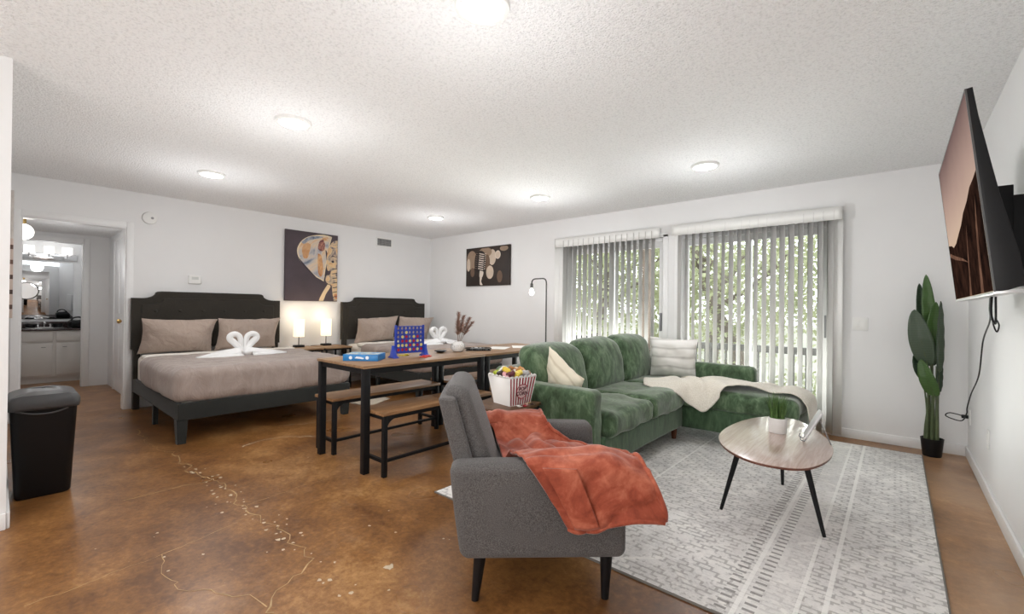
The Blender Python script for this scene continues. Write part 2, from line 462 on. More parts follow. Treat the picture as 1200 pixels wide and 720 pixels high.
# ------------------------------------------------------------------ the setting
def build_room():
    fl = MB(); fl.box(-0.12, -8.4, -0.1, LX + 0.12, 0.14, 0.0)
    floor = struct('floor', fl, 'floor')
    h = MB(); h.box(-3.6, -5.6, -0.1, -0.12, -3.9, 0.0); struct('floor_hall', h, 'hall_floor')
    c = MB(); c.box(-0.12, -8.4, H, LX + 0.12, 0.14, H + 0.1); struct('ceiling', c, 'ceiling')
    # bed wall with the hall opening
    m = MB(); m.box(-0.12, -4.28, 0, 0, 0.14, H); m.box(-0.12, -5.07, 2.03, 0, -4.28, H); m.box(-0.12, -5.3, 0, 0, -5.07, H)
    struct('wall_left', m, 'white_paint')
    # window wall with two sliding door openings
    m = MB()
    for a, b in ((-0.12, 2.96), (4.42, 4.56), (6.06, LX + 0.12)): m.box(a, 0, 0, b, 0.14, H)
    for a, b in ((2.96, 4.42), (4.56, 6.06)): m.box(a, 0, 2.05, b, 0.14, H)
    struct('wall_back', m, 'white_paint')
    m = MB(); m.box(LX, -8.4, 0, LX + 0.12, 0, H); struct('wall_right', m, 'white_paint')
    m = MB(); m.box(0, -5.295, 0, 3.03, -5.175, H); struct('wall_partition', m, 'white_paint')
    m = MB(); m.box(2.9, -8.4, 0, 3.03, -5.295, H); struct('wall_side', m, 'white_paint')
    m = MB(); m.box(3.03, -8.5, 0, LX, -8.38, H); struct('wall_front', m, 'white_paint')
    # baseboards
    def base(name, *b):
        m = MB(); m.box(*b, bev=0.004); struct(name, m, 'trim_paint')
    base('baseboard_back', 6.08, -0.014, 0, LX, 0, 0.085)
    base('baseboard_corner', 0, -0.014, 0, 2.94, 0, 0.085)
    base('baseboard_right', LX - 0.014, -8.38, 0, LX, -0.014, 0.085)
    base('baseboard_left', 0, -4.21, 0, 0.014, -0.014, 0.085)
    base('baseboard_partition', 3.03, -5.295, 0, 3.044, -5.175, 0.085)
    base('baseboard_side', 0.03, -5.175, 0, 3.03, -5.161, 0.085)
    # hall and bathroom shell
    m = MB(); m.box(-2.3, -4.15, 0, -0.12, -4.03, 2.2); struct('wall_hall_right', m, 'white_paint')
    m = MB(); m.box(-2.3, -5.42, 0, -0.12, -5.3, 2.2); struct('wall_hall_left', m, 'white_paint')
    m = MB(); m.box(-2.3, -5.3, 2.14, -0.12, -4.15, 2.24); struct('ceiling_hall', m, 'ceiling')
    m = MB(); m.box(-2.3, -4.42, 0, -2.2, -4.15, 2.14); m.box(-2.3, -5.12, 2.03, -2.2, -4.42, 2.14); m.box(-2.3, -5.3, 0, -2.2, -5.12, 2.14)
    struct('wall_bathroom', m, 'white_paint')
    m = MB(); m.box(-3.62, -5.5, 0, -3.5, -4.1, 2.36); struct('wall_bathroom_far', m, 'white_paint')
    m = MB(); m.box(-3.5, -4.2, 0, -2.3, -4.1, 2.36); struct('wall_bathroom_right', m, 'white_paint')
    m = MB(); m.box(-3.5, -5.5, 0, -2.3, -5.4, 2.36); struct('wall_bathroom_left', m, 'white_paint')
    m = MB(); m.box(-3.62, -5.5, 2.36, -2.3, -4.1, 2.46); struct('ceiling_bathroom', m, 'white_paint')
    # door casings
    def casing(name, x, y0, y1, top, s):
        m = MB(); wd = 0.062
        m.box(x, y0 - wd, 0, x + s * 0.018, y0, top + wd, 0.004); m.box(x, y1, 0, x + s * 0.018, y1 + wd, top + wd, 0.004); m.box(x, y0, top, x + s * 0.018, y1, top + wd, 0.004)
        m.box(x - s * 0.12, y0, 0, x, y0 + 0.012, top); m.box(x - s * 0.12, y1 - 0.012, 0, x, y1, top); m.box(x - s * 0.12, y0 + 0.012, top - 0.012, x, y1 - 0.012, top)
        struct(name, m, 'trim_paint')
    casing('door_1', 0.0, -5.07, -4.28, 2.03, 1)
    casing('door_2', -2.2, -5.12, -4.42, 2.03, 1)
    m = MB()
    m.box(-1.71, -4.168, 0, -1.65, -4.15, 2.09, 0.004); m.box(-0.82, -4.168, 0, -0.76, -4.15, 2.09, 0.004); m.box(-1.65, -4.168, 2.03, -0.82, -4.15, 2.09, 0.004)
    d3 = struct('door_3', m, 'trim_paint')
    s = MB(); s.box(-1.65, -4.156, 0.01, -0.82, -4.149, 2.03)
    for z0, z1 in ((0.2, 0.9), (1.05, 1.9)):
        for x0, x1 in ((-1.55, -1.28), (-1.19, -0.92)): s.box(x0, -4.161, z0, x1, -4.155, z1, 0.004)
    s.build('door_panel', 'trim_paint', d3)
    k = MB(); k.lathe([(0.004, 0), (0.03, 0.0), (0.03, 0.008), (0.012, 0.012), (0.012, 0.035), (0.026, 0.045), (0.03, 0.06), (0.022, 0.075), (0.004, 0.08)], 20)
    for v in k.bm.verts: v.co = Vector((-0.885 + v.co.x, -4.155 - v.co.z, 0.958 + v.co.y))
    tag(k.build('door_handle', 'brass', d3), 'round brass door knob')
    # cracks in the stained concrete, filled paler than the stain
    def crack(pts, wd, jit):
        m = MB(); P = []
        pp = []
        for a, b in zip(pts, pts[1:]):
            n = max(3, int((Vector(b) - Vector(a)).length / 0.035))
            for i in range(n): pp.append(Vector(a).lerp(Vector(b), i / n))
        pp.append(Vector(pts[-1]))
        pp = [Vector((q.x + jit * nz((q.x, q.y, 0), 9, 2.0) + jit * 0.5 * nz((q.x, q.y, 0), 30, 5.0), q.y + jit * nz((q.x, q.y, 3), 9, 7.0) + jit * 0.5 * nz((q.x, q.y, 1), 30, 3.0))) for q in pp]
        L, R = [], []
        for i, q in enumerate(pp):
            t = (pp[min(i + 1, len(pp) - 1)] - pp[max(i - 1, 0)]).normalized(); nn = Vector((-t.y, t.x))
            ww = wd * (0.35 + 1.1 * abs(nz((q.x, q.y, 0), 14, 1.0)))
            L.append(Vector((q.x + nn.x * ww, q.y + nn.y * ww, 0.0012))); R.append(Vector((q.x - nn.x * ww, q.y - nn.y * ww, 0.0012)))
        m.grid([L, R]); return m
    cm = plain('crack_filler', srgb(186, 156, 112), 0.6, var=0.3, scale=14)
    fm = plain('chipped_patch', srgb(205, 188, 162), 0.7, var=0.12, scale=30)
    main = [(1.1, -4.35), (1.6, -4.36), (2.02, -4.36), (2.17, -4.28), (2.5, -4.3), (2.83, -4.3), (3.05, -4.245), (3.33, -4.24), (3.67, -4.254), (3.8, -4.264), (3.98, -4.244), (4.24, -4.25), (4.46, -4.25), (4.51, -4.35), (4.645, -4.456), (4.72, -4.55)]
    crack(main, 0.0042, 0.05).build('crack', cm, floor)
    crack([(3.8, -4.264), (3.878, -4.52), (3.92, -4.69), (3.955, -4.96), (3.98, -5.15)], 0.0026, 0.03).build('crack', cm, floor)
    crack([(3.92, -4.69), (4.1, -4.72), (4.29, -4.70), (4.46, -4.58), (4.66, -4.50)], 0.0026, 0.03).build('crack', cm, floor)
    crack([(3.64, -4.25), (3.58, -3.92), (3.62, -3.52), (3.6, -3.0)], 0.0018, 0.02).build('crack', cm, floor)
    crack([(3.03, -4.7), (3.03, -4.42), (3.05, -4.25)], 0.004, 0.04).build('crack', cm, floor)
    crack([(2.44, -3.88), (2.32, -3.67), (2.43, -3.46), (2.6, -3.3)], 0.007, 0.05).build('crack', fm, floor)
    crack([(1.95, -3.4), (2.1, -3.1), (2.1, -2.8)], 0.006, 0.04).build('crack', fm, floor)
    ch = MB()
    for i in range(80):
        t = random.random() ** 0.8; x = 2.6 + 2.3 * t; y = -4.27 + random.gauss(0, 0.045)
        if i > 58: x, y = random.uniform(3.0, 5.0), random.uniform(-4.9, -3.4)
        r = random.uniform(0.004, 0.014) * (1 if i < 60 else 0.6)
        a0 = random.random() * 6; n = 7
        ch.flat([(x + r * random.uniform(0.5, 1.4) * math.cos(a0 + 2 * PI * k / n), y + r * random.uniform(0.5, 1.3) * math.sin(a0 + 2 * PI * k / n)) for k in range(n)], 0.0016)
    ch.flat([(4.79 + 0.028 * random.uniform(0.4, 1.2) * math.cos(2 * PI * k / 11), -4.05 + 0.028 * random.uniform(0.4, 1.2) * math.sin(2 * PI * k / 11)) for k in range(11)], 0.0018)
    ch.build('chipped_patch', fm, floor)
build_room()

def sliding_window(name, x0, x1, xm, handle_x):
    top = 2.05
    m = MB(); f = 0.045
    m.box(x0, 0.02, 0, x0 + f, 0.13, top, 0.003); m.box(x1 - f, 0.02, 0, x1, 0.13, top, 0.003); m.box(x0 + f, 0.02, top - f, x1 - f, 0.13, top, 0.003); m.box(x0 + f, 0.02, 0, x1 - f, 0.13, 0.035, 0.003)
    for s in (x0, x1): m.box(s - 0.03, -0.012, 0, s + 0.03, 0.02, top + 0.03, 0.003)
    m.box(x0 - 0.03, -0.012, top, x1 + 0.03, 0.02, top + 0.05, 0.003)
    w = struct(name, m, 'trim_paint')
    for a, b, y in ((x0 + f, xm + 0.03, 0.085), (xm - 0.03, x1 - f, 0.05)):
        s = MB(); st = 0.055
        s.box(a, y, 0.035, a + st, y + 0.03, top - f, 0.003); s.box(b - st, y, 0.035, b, y + 0.03, top - f, 0.003)
        s.box(a + st, y, top - f - 0.07, b - st, y + 0.03, top - f, 0.003); s.box(a + st, y, 0.035, b - st, y + 0.03, 0.12, 0.003)
        pn = s.build('sliding_panel', 'trim_paint', w)
        g = MB(); g.box(a + st, y + 0.012, 0.12, b - st, y + 0.018, top - f - 0.07); g.build('glass_pane', 'glass', pn)
    hm = MB(); hm.box(handle_x - 0.012, 0.012, 0.92, handle_x + 0.012, 0.05, 1.14, 0.006)
    hm.build('door_handle', 'grey_plastic', w)
sliding_window('window_1', 2.96, 4.42, 3.69, 4.35)
sliding_window('window_2', 4.56, 6.06, 5.30, 5.99)

def vertical_blind(x0, x1, ztop, label, angle, xs_extra):
    t = thing('vertical_blind', label, 'blind', ((x0 + x1) / 2, -0.075, ztop - 0.03), 0, 'vertical blinds over the patio doors')
    m = MB(); m.box(x0, -0.10, ztop - 0.035, x1, -0.05, ztop, 0.005); m.box(x0 + 0.1, -0.06, ztop - 0.03, x0 + 0.13, 0.0, ztop - 0.01); m.box(x1 - 0.13, -0.06, ztop - 0.03, x1 - 0.1, 0.0, ztop - 0.01)
    m.build('head_rail', 'white_plastic', t, world=True)
    def vane(x, a, zb=0.03, mt='vane'):
        n = 6; P = []
        for z in (zb, ztop - 0.036):
            row = []
            for i in range(n + 1):
                s = (i / n - 0.5) * 0.089; b = 0.006 * (1 - (2 * i / n - 1) ** 2)
                row.append(Vector((x + s * math.cos(a) - b * math.sin(a), -0.075 + s * math.sin(a) + b * math.cos(a), z)))
            P.append(row)
        v = MB(); v.grid(P); v.build('vane', mt, t, world=True, solid=0.0012, recalc=False)
    x = x0 + (0.16 if x0 < 4 else 0.08)
    while x < x1 - (0.03 if x0 < 4 else 0.08):
        vane(x, angle + random.uniform(-0.12, 0.12)); x += 0.079
    for xx, a in xs_extra: vane(xx, a, 0.03, 'white_plastic')  # same vanes in a paler colour, painting in their brightness facing the room
    n = int((x1 - x0) / 0.0395); P = []
    for z in (ztop - 0.125, ztop - 0.002):
        P.append([Vector((x0 + (x1 - x0) * i / n, -0.106 - 0.003 * (i % 2), z)) for i in range(n + 1)])
    m = MB(); m.grid(P); m.box(x0, -0.106, ztop - 0.012, x1, -0.099, ztop - 0.004); m.build('valance', 'white_plastic', t, world=True, solid=0.0015, sharp=10)
    return t
vertical_blind(2.87, 4.385, 2.155, 'white vertical blind over the left sliding door, part covered by the sofa back', math.radians(86), [(2.90, 0.1), (2.975, 0.05)])
vertical_blind(4.53, 6.125, 2.16, 'white vertical blind over the right sliding door, beside the light switch', math.radians(-50), [(6.085, -0.05)])

# ------------------------------------------------------------------ beyond the glass
def outside():
    m = MB(); m.box(-3, 0.14, -0.12, 11, 2.0, -0.06); struct('floor_balcony', m, plain('deck', (0.35, 0.34, 0.33), 0.8, var=0.1))
    m = MB(); m.box(-40, 2.0, -0.5, 50, 60, -0.4); struct('ground', m, plain('ground_pale', (0.55, 0.53, 0.49), 0.9, var=0.2, scale=0.8))
    gr = plain('rail_paint', (0.055, 0.052, 0.05), 0.6, var=0.1)
    t = thing('balcony_railing', 'dark balcony railing with slim balusters outside the sliding doors', 'railing', (4.5, 1.7, -0.06))
    r = MB(); r.box(0.0, 1.64, 0.61, 9.0, 1.76, 0.70, 0.006); r.build('top_rail', gr, t, world=True)
    r = MB(); r.box(0.0, 1.68, 0.02, 9.0, 1.72, 0.06); r.build('bottom_rail', gr, t, world=True)
    b0 = None
    for i in range(60):
        xx = 0.3 + i * 0.14
        if b0 is None:
            b = MB(); b.box(-0.011, -0.011, 0.12, 0.011, 0.011, 0.67); b0 = b.build('baluster', gr, t); o = b0
        else:
            o = b0.copy(); C.objects.link(o); o.parent = t
        o.location = (xx - 4.5, 0.0, 0.0)
    for xx in (1.2, 4.4, 7.6):
        b = MB(); b.box(xx - 0.045, 1.65, -0.06, xx + 0.045, 1.75, 0.61); b.build('railing_post', gr, t, world=True)
    p = MB(); p.box(3.44, 1.36, -0.06, 3.62, 1.5, 2.9, 0.01)
    tag(p.build('porch_post', plain('post_brown', (0.10, 0.075, 0.06), 0.7, var=0.2)), 'dark brown wooden porch post outside the left sliding door', 'post')
    m = MB(); m.box(-2, 0.14, 2.5, 11, 1.3, 2.6); struct('ceiling_balcony', m, 'white_paint')
    bark = plain('bark', (0.16, 0.13, 0.11), 0.9, var=0.3, scale=12, bump=0.6, bscale=40, bdist=0.02)
    lf = NT('tree_leaves')
    oi = lf.noise(2.2, 4)
    lf.set(Base_Color=lf.ramp(oi, [(0.3, srgb(84, 90, 72)), (0.5, srgb(138, 142, 118)), (0.7, srgb(196, 196, 172))]), Roughness=0.6)
    tl = lf.n('ShaderNodeBsdfTranslucent'); tl.inputs[0].default_value = srgb(196, 200, 150); mx = lf.n('ShaderNodeMixShader'); mx.inputs[0].default_value = 0.4
    lf.l(lf.b.outputs[0], mx.inputs[1]); lf.l(tl.outputs[0], mx.inputs[2]); lf.l(mx.outputs[0], lf.out.inputs[0])
    def tree(x, y, lean, h, rad, label, nleaf, zc):
        t = thing('tree', label, 'tree', (x, y, -0.4), 0, 'trees beyond the balcony')
        tr = MB(); pts = smooth_path([(0, 0, 0), (lean * 0.3, 0, h * 0.25), (lean * 0.7, 0.05, h * 0.5), (lean, 0, h * 0.9)], 5)
        tr.tube(pts, [0.17 * (1 - 0.7 * i / (len(pts) - 1)) for i in range(len(pts))], 10)
        for k in range(5):
            a = k * 1.3; z = h * (0.4 + 0.08 * k)
            tr.tube(smooth_path([(lean * 0.6, 0, z), (lean * 0.6 + 0.8 * math.cos(a), 0.8 * math.sin(a), z + 0.5), (lean * 0.6 + 1.5 * math.cos(a), 1.5 * math.sin(a), z + 1.2)], 4), [0.06 - 0.004 * i for i in range(9)], 8)
        tr.build('trunk', bark, t)
        lv = MB()
        for i in range(nleaf):
            while True:
                p = Vector((random.uniform(-1, 1), random.uniform(-1, 1), random.uniform(-1, 1)))
                if p.length < 1: break
            if noise.noise(p * 2.6 + Vector((x, y, 0))) < -0.12: continue
            c = Vector((lean * 0.7 + p.x * rad, p.y * rad * 0.8, zc + p.z * rad * 0.95))
            d = Vector((random.gauss(0, 1), random.gauss(0, 1), random.gauss(0, 1))).normalized(); e = d.orthogonal().normalized(); s = random.uniform(0.035, 0.08)
            lv.bm.faces.new([lv.bm.verts.new(c + d * s), lv.bm.verts.new(c + e * s * 0.5), lv.bm.verts.new(c - d * s), lv.bm.verts.new(c - e * s * 0.5)])
        lv.build('foliage', lf.m, t, recalc=False)
    tree(4.3, 4.6, -1.2, 4.0, 2.3, 'leafy tree with a leaning trunk seen through the middle of the right sliding door', 11000, 2.7)
    tree(0.9, 4.2, 0.5, 4.0, 2.3, 'leafy tree seen through the left sliding door', 11000, 2.6)
    tree(6.6, 6.0, 0.3, 5.0, 2.6, 'leafy tree seen through the right end of the right sliding door', 11000, 2.9)
    tree(-2.6, 6.4, 0.3, 5.0, 2.8, 'leafy tree farthest to the left beyond the left sliding door', 9000, 2.9)
    tree(2.4, 8.6, 0.3, 5.0, 3.0, 'leafy tree farther off between the two nearest trees', 11000, 2.9)
    m = MB(); m.box(-6, 9.5, -0.4, 14, 9.65, 0.75); struct('wall_garden', m, plain('garden_wall', (0.75, 0.74, 0.72), 0.8, var=0.05))
    for i, (sx, sy, lb) in enumerate(((3.6, 3.6, 'low leafy shrub outside the left edge of the right sliding door'), (5.6, 3.4, 'low leafy shrub outside the right half of the right sliding door'))):
        lv = MB()
        for k in range(900):
            p = Vector((random.gauss(0, 0.4), random.gauss(0, 0.35), abs(random.gauss(0, 0.32))))
            d = Vector((random.gauss(0, 1), random.gauss(0, 1), random.gauss(0, 1))).normalized(); e = d.orthogonal().normalized(); s = random.uniform(0.03, 0.07)
            lv.bm.faces.new([lv.bm.verts.new(p + d * s), lv.bm.verts.new(p + e * s * 0.5), lv.bm.verts.new(p - d * s), lv.bm.verts.new(p - e * s * 0.5)])
        tag(lv.build('shrub', lf.m, None, recalc=False, loc=(sx, sy, -0.4)), lb, 'shrub', 'shrubs beyond the balcony')
outside()

# ------------------------------------------------------------------ rug
def rug():
    k = NT('rug_weave')
    # object space: x across the rug, y along it (the plain stripes run along y)
    sep = k.n('ShaderNodeSeparateXYZ'); k.l(k.obj(), sep.inputs[0]); X, Y = sep.outputs[0], sep.outputs[1]
    br = k.n('ShaderNodeTexBrick'); br.offset = 0.5; br.inputs['Scale'].default_value = 1.0
    br.inputs['Brick Width'].default_value = 0.062; br.inputs['Row Height'].default_value = 0.034; br.inputs['Mortar Size'].default_value = 0.0065; br.inputs['Mortar Smooth'].default_value = 0.3
    br.inputs['Color1'].default_value = (0, 0, 0, 1); br.inputs['Color2'].default_value = (0.25, 0.25, 0.25, 1); br.inputs['Mortar'].default_value = (1, 1, 1, 1)
    wob = k.noise(14, 2)
    vm = k.n('ShaderNodeVectorMath'); vm.operation = 'ADD'; cb = k.n('ShaderNodeCombineXYZ'); k.l(k.math('MULTIPLY', wob, 0.012), cb.inputs[0]); k.l(k.math('MULTIPLY', wob, 0.01), cb.inputs[1])
    k.l(k.obj(), vm.inputs[0]); k.l(cb.outputs[0], vm.inputs[1]); k.l(vm.outputs[0], br.inputs['Vector'])
    dash = br.outputs['Color']
    gate = k.ramp(k.noise(22, 3, 0.6), [(0.44, (0, 0, 0, 1)), (0.52, (1, 1, 1, 1))])
    pat = k.math('MULTIPLY', dash, gate)
    # diamonds: |x mod a - a/2| + |y mod a - a/2|
    def tri(s, per): return k.math('ABSOLUTE', k.math('SUBTRACT', k.math('FRACT', k.math('DIVIDE', s, per)), 0.5))
    dm = k.math('ADD', tri(X, 0.42), tri(Y, 0.42))
    line = k.math('LESS_THAN', k.math('ABSOLUTE', k.math('SUBTRACT', dm, 0.36)), 0.035)
    line = k.math('MULTIPLY', line, k.ramp(k.noise(9, 3), [(0.42, (0, 0, 0, 1)), (0.55, (1, 1, 1, 1))]))
    sheen_or_wear = k.noise(2.2, 6, 0.7)
    base = k.ramp(sheen_or_wear, [(0.34, srgb(196, 194, 193)), (0.5, srgb(222, 220, 218)), (0.66, srgb(240, 238, 235))])
    fine = k.noise(90, 3, 0.7)
    base = k.mix(k.math('MULTIPLY', k.ramp(fine, [(0.4, (0, 0, 0, 1)), (0.65, (1, 1, 1, 1))]), 0.45), base, srgb(246, 244, 241))
    col = k.mix(k.math('MULTIPLY', line, 0.55), base, srgb(248, 246, 242))
    dcol = k.mix(k.noise(3, 2), srgb(96, 96, 104), srgb(150, 142, 132))
    # no dashes in the two plain bands between the stripe lines
    def band(c, hw): return k.math('LESS_THAN', k.math('ABSOLUTE', k.math('SUBTRACT', X, c)), hw)
    quiet = k.math('SUBTRACT', 1.0, k.math('MULTIPLY', band(0.63, 0.09), 0.6))
    col = k.mix(k.math('MULTIPLY', k.math('MULTIPLY', pat, quiet), 0.5), col, dcol)
    st = None
    for c, hw in ((0.545, 0.009), (0.73, 0.008), (0.815, 0.009), (-0.235, 0.007), (-0.785, 0.007)):
        b = band(c, hw); st = b if st is None else k.math('MAXIMUM', st, b)
    col = k.mix(k.math('MULTIPLY', st, 0.75), col, srgb(247, 246, 243))
    # short dark rungs along both sides of the first stripe
    rung = k.math('MULTIPLY', k.math('LESS_THAN', k.math('ABSOLUTE', k.math('SUBTRACT', k.math('ABSOLUTE', k.math('SUBTRACT', X, 0.545)), 0.045)), 0.022), k.math('LESS_THAN', k.math('FRACT', k.math('DIVIDE', Y, 0.045)), 0.35))
    col = k.mix(k.math('MULTIPLY', rung, 0.7), col, srgb(112, 108, 106))
    k.set(Base_Color=col, Roughness=0.95, Specular_IOR_Level=0.1, Sheen_Weight=0.2)
    k.bump(k.math('ADD', k.math('MULTIPLY', pat, -0.8), fine), 0.5, 0.004)
    m = MB(); m.box(-1.18, -1.565, 0, 1.18, 1.565, 0.009, 0.003)
    o = m.build('area_rug', k.m, None, loc=(5.49, -1.825, 0.0005))
    tag(o, 'large pale grey patterned rug under the green sofa and coffee table', 'rug')
    e = MB()
    for a in ((-1.186, -1.571, 1.186, -1.562), (-1.186, 1.562, 1.186, 1.571), (-1.186, -1.562, -1.178, 1.562), (1.178, -1.562, 1.186, 1.562)): e.box(a[0], a[1], 0, a[2], a[3], 0.0085, 0.002)
    tag(e.build('binding', plain('rug_binding', srgb(120, 116, 110), 0.9), o), 'darker stitched edge')
rug()

# ------------------------------------------------------------------ beds
def bed(loc, label, first=[None]):
    if first[0] is not None: return dup(first[0], loc, 0, label)
    t = thing('upholstered_bed', label, 'bed', loc, 0, 'upholstered beds along the left wall'); first[0] = t
    def prof(w, zt, zs, zb, fl, sc):
        right = [(w, zb), (w, zs), (w - fl, zs)]
        n = 8
        for i in range(1, n + 1):
            a = i / n
            right.append((w - fl - sc * math.sin(a * PI / 2), zs + (zt - zs) * (1 - math.cos(a * PI / 2))))
        # eases into the flat top
        q = right[-1]; right += [(q[0] - 0.02, q[1] + 0.012), (q[0] - 0.06, q[1] + 0.016)]
        return right + [(-a, b) for a, b in reversed(right)]
    YX = Matrix(((0, 0, 1, 0), (1, 0, 0, 0), (0, 1, 0, 0), (0, 0, 0, 1)))
    hb = MB(); hb.prism(prof(0.785, 1.31, 1.245, 0.67, 0.085, 0.13), 0.03, 0.105, 0.016, YX, 3)
    head = hb.build('headboard', 'headboard_fabric', t)
    pad = MB(); pad.prism(prof(0.70, 1.235, 1.175, 0.69, 0.07, 0.12), 0.10, 0.118, 0.012, YX, 3)
    pad.build('padded_panel', 'headboard_fabric', head)
    for zz in (1.10, 0.93):
        for i in range(6):
            b = MB(); b.sphere((0.119, -0.575 + i * 0.23 + (0.0 if zz > 1 else 0.0), zz), 0.017, 12, 8, (0.55, 1, 1)); b.build('button', 'headboard_fabric', head)
    for s in (-1, 1):
        l = MB(); l.box(0.035, s * 0.765 - (0.06 if s > 0 else 0), 0, 0.10, s * 0.765 + (0.06 if s < 0 else 0), 0.69, 0.005); l.build('headboard_leg', 'headboard_fabric', t)
        r = MB(); r.box(0.11, s * 0.77 - (0.045 if s > 0 else 0), 0.2, 1.965, s * 0.77 + (0.045 if s < 0 else 0), 0.345, 0.012, 3); r.build('side_rail', 'frame_fabric', t)
    r = MB(); r.box(1.955, -0.77, 0.2, 2.0, 0.77, 0.345, 0.012, 3); r.build('foot_rail', 'frame_fabric', t)
    sl = MB()
    for i in range(12): sl.box(0.16 + i * 0.15, -0.725, 0.28, 0.23 + i * 0.15, 0.725, 0.3)
    sl.build('slats', 'walnut_leg', t)
    for x in (1.02, 1.95):
        for s in (-1, 1):
            l = MB(); y = s * 0.735
            w0, w1 = (0.042, 0.03) if x > 1.5 else (0.02, 0.02)
            l.prism([(x - w1, y - w1), (x + w1, y - w1), (x + w1, y + w1), (x - w1, y + w1)], 0, 0.21, 0.003)
            if x > 1.5:
                for v in l.bm.verts:
                    f = 1 + 0.35 * v.co.z / 0.21
                    v.co.x = x + (v.co.x - x) * f; v.co.y = y + (v.co.y - y) * f
            l.build('leg', 'frame_fabric', t)
    return t
BY1, BY2 = -3.457, -0.98
bed((0, BY1, 0), 'dark upholstered bed with tufted headboard, nearest the hall doorway')
bed((0, BY2, 0), 'dark upholstered bed with tufted headboard, in the corner behind the dining tables')

def wrinkle(amp, s, seed):
    def fn(o, q):
        n1 = nz((o.x * 0.7, o.y, o.z), s, seed); n2 = nz((o.x, o.y, o.z), s * 2.7, seed + 9)
        return Vector((q.x * 0.4, q.y * 0.4, 1.0)) * (amp * (n1 + 0.5 * n2))
    return fn
def bedding_set(y, tagw):
    m = MB(); m.soft((1.02, y, 0.455), (1.80, 1.47, 0.305), 0.06, (10, 10, 3), lambda o, q: Vector((0, 0, 0.008 * (1 - q.x ** 2) * (1 - q.y ** 2) if q.z > 0 else 0)))
    tag(m.build('mattress', 'sheet'), 'cream sheeted mattress on the bed %s' % tagw, 'mattress', 'mattresses on the beds')
    def dfn(o, q):
        n1 = nz((o.x, o.y, o.z * 0.4), 3.2, y); n2 = nz((o.x, o.y, o.z * 0.4), 8.5, y + 5)
        side = max(abs(q.y) ** 6, (max(q.x, 0)) ** 6)
        pl = math.sin((o.x * 21 + 6 * n1) if abs(q.y) > 0.9 else (o.y * 13 + 7 * n1)) * 0.013 * side * (1 - q.z) * 0.5
        d = Vector((q.x if q.x > 0 else 0, q.y, 0)) * (pl + 0.022 * n1 * side)
        d.z += 0.010 * n1 + 0.006 * n2 + 0.012 * (1 - q.y ** 2)
        if q.z < 0: d.z = 0.018 * n1 - (0.0 if q.z > -0.7 else 0.004)
        # bunched corner at the foot
        if q.x > 0.85 and abs(q.y) > 0.85: d += Vector((-0.006, -0.006 * (1 if q.y > 0 else -1), 0.006)) * (1 + n2)
        return d
    m = MB(); m.soft((1.315, y, 0.485), (1.42, 1.61, 0.285), 0.085, (42, 44, 8), dfn)
    tag(m.build('duvet', 'bedding'), 'taupe duvet spread over the bed %s' % tagw, 'duvet', 'taupe duvets on the beds')
    m = MB(); m.soft((0.565, y, 0.612), (0.17, 1.53, 0.06), 0.028, (5, 26, 2), wrinkle(0.005, 9, y))
    tag(m.build('folded_sheet', 'sheet'), 'turned-down white sheet at the head of the bed %s' % tagw, 'sheet', 'folded sheets on the beds')
bedding_set(BY1, 'nearest the hall doorway')
bedding_set(BY2, 'in the corner')

def pillow(name, label, cat, group, w, h, t, mat, M4, flange=0.0, seed=0.0, pinch=0.06, mats=None, fine=26):
    m = MB()
    def P(sign):
        rows = []
        for i in range(fine + 1):
            row = []
            v = -1 + 2 * i / fine
            for j in range(fine + 1):
                u = -1 + 2 * j / fine
                x = w / 2 * u * (1 - pinch * (1 - v * v)); z = h / 2 * v * (1 - pinch * (1 - u * u))
                uu = min(1, abs(u) / (1 - flange)); vv = min(1, abs(v) / (1 - flange))
                b = (max(0, 1 - uu ** 2.4) ** 0.55) * (max(0, 1 - vv ** 2.4) ** 0.55)
                n1 = nz((x, sign * 0.3, z), 7, seed); n2 = nz((x, sign * .3, z), 22, seed + 3)
                row.append(Vector((x, sign * (t / 2 * b * (1 + 0.3 * n1) + 0.003) + 0.007 * n2, z + 0.012 * n1)))
            rows.append(row)
        return rows
    a, b = P(1), P(-1)
    n = fine
    m.grid(a); m.grid(b)
    bmesh.ops.remove_doubles(m.bm, verts=m.bm.verts[:], dist=1e-7)
    rim = lambda g: [g[0][j] for j in range(n)] + [g[i][n] for i in range(n)] + [g[n][n - j] for j in range(n)] + [g[n - i][0] for i in range(n)]
    m.grid([rim(a), rim(b)], closed_u=True)
    bmesh.ops.remove_doubles(m.bm, verts=m.bm.verts[:], dist=1e-6)
    for v in m.bm.verts: v.co = M4 @ v.co
    return tag(m.build(name, mat, sharp=70), label, cat, group)
def lean(x, y, z, rz, tilt, roll=0.0):
    return Matrix.Translation((x, y, z)) @ Matrix.Rotation(rz, 4, 'Z') @ Matrix.Rotation(tilt, 4, 'X') @ Matrix.Rotation(roll, 4, 'Y')
for (y, lb, rl) in ((-3.845, 'taupe pillow on the left of the bed nearest the hall doorway', 0.02), (-3.12, 'taupe pillow on the right of the bed nearest the hall doorway, behind the towel swans', -0.01),
                    (-1.27, 'taupe pillow on the left of the corner bed, with a raised right corner', -0.06), (-0.55, 'taupe pillow on the right of the corner bed, behind the blue game', 0.03)):
    pillow('pillow', lb, 'pillow', 'taupe bed pillows', 0.71, 0.43, 0.25, 'pillow_taupe', lean(0.26, y, 0.815, PI / 2, 0.40, rl), 0.05, y, 0.075)

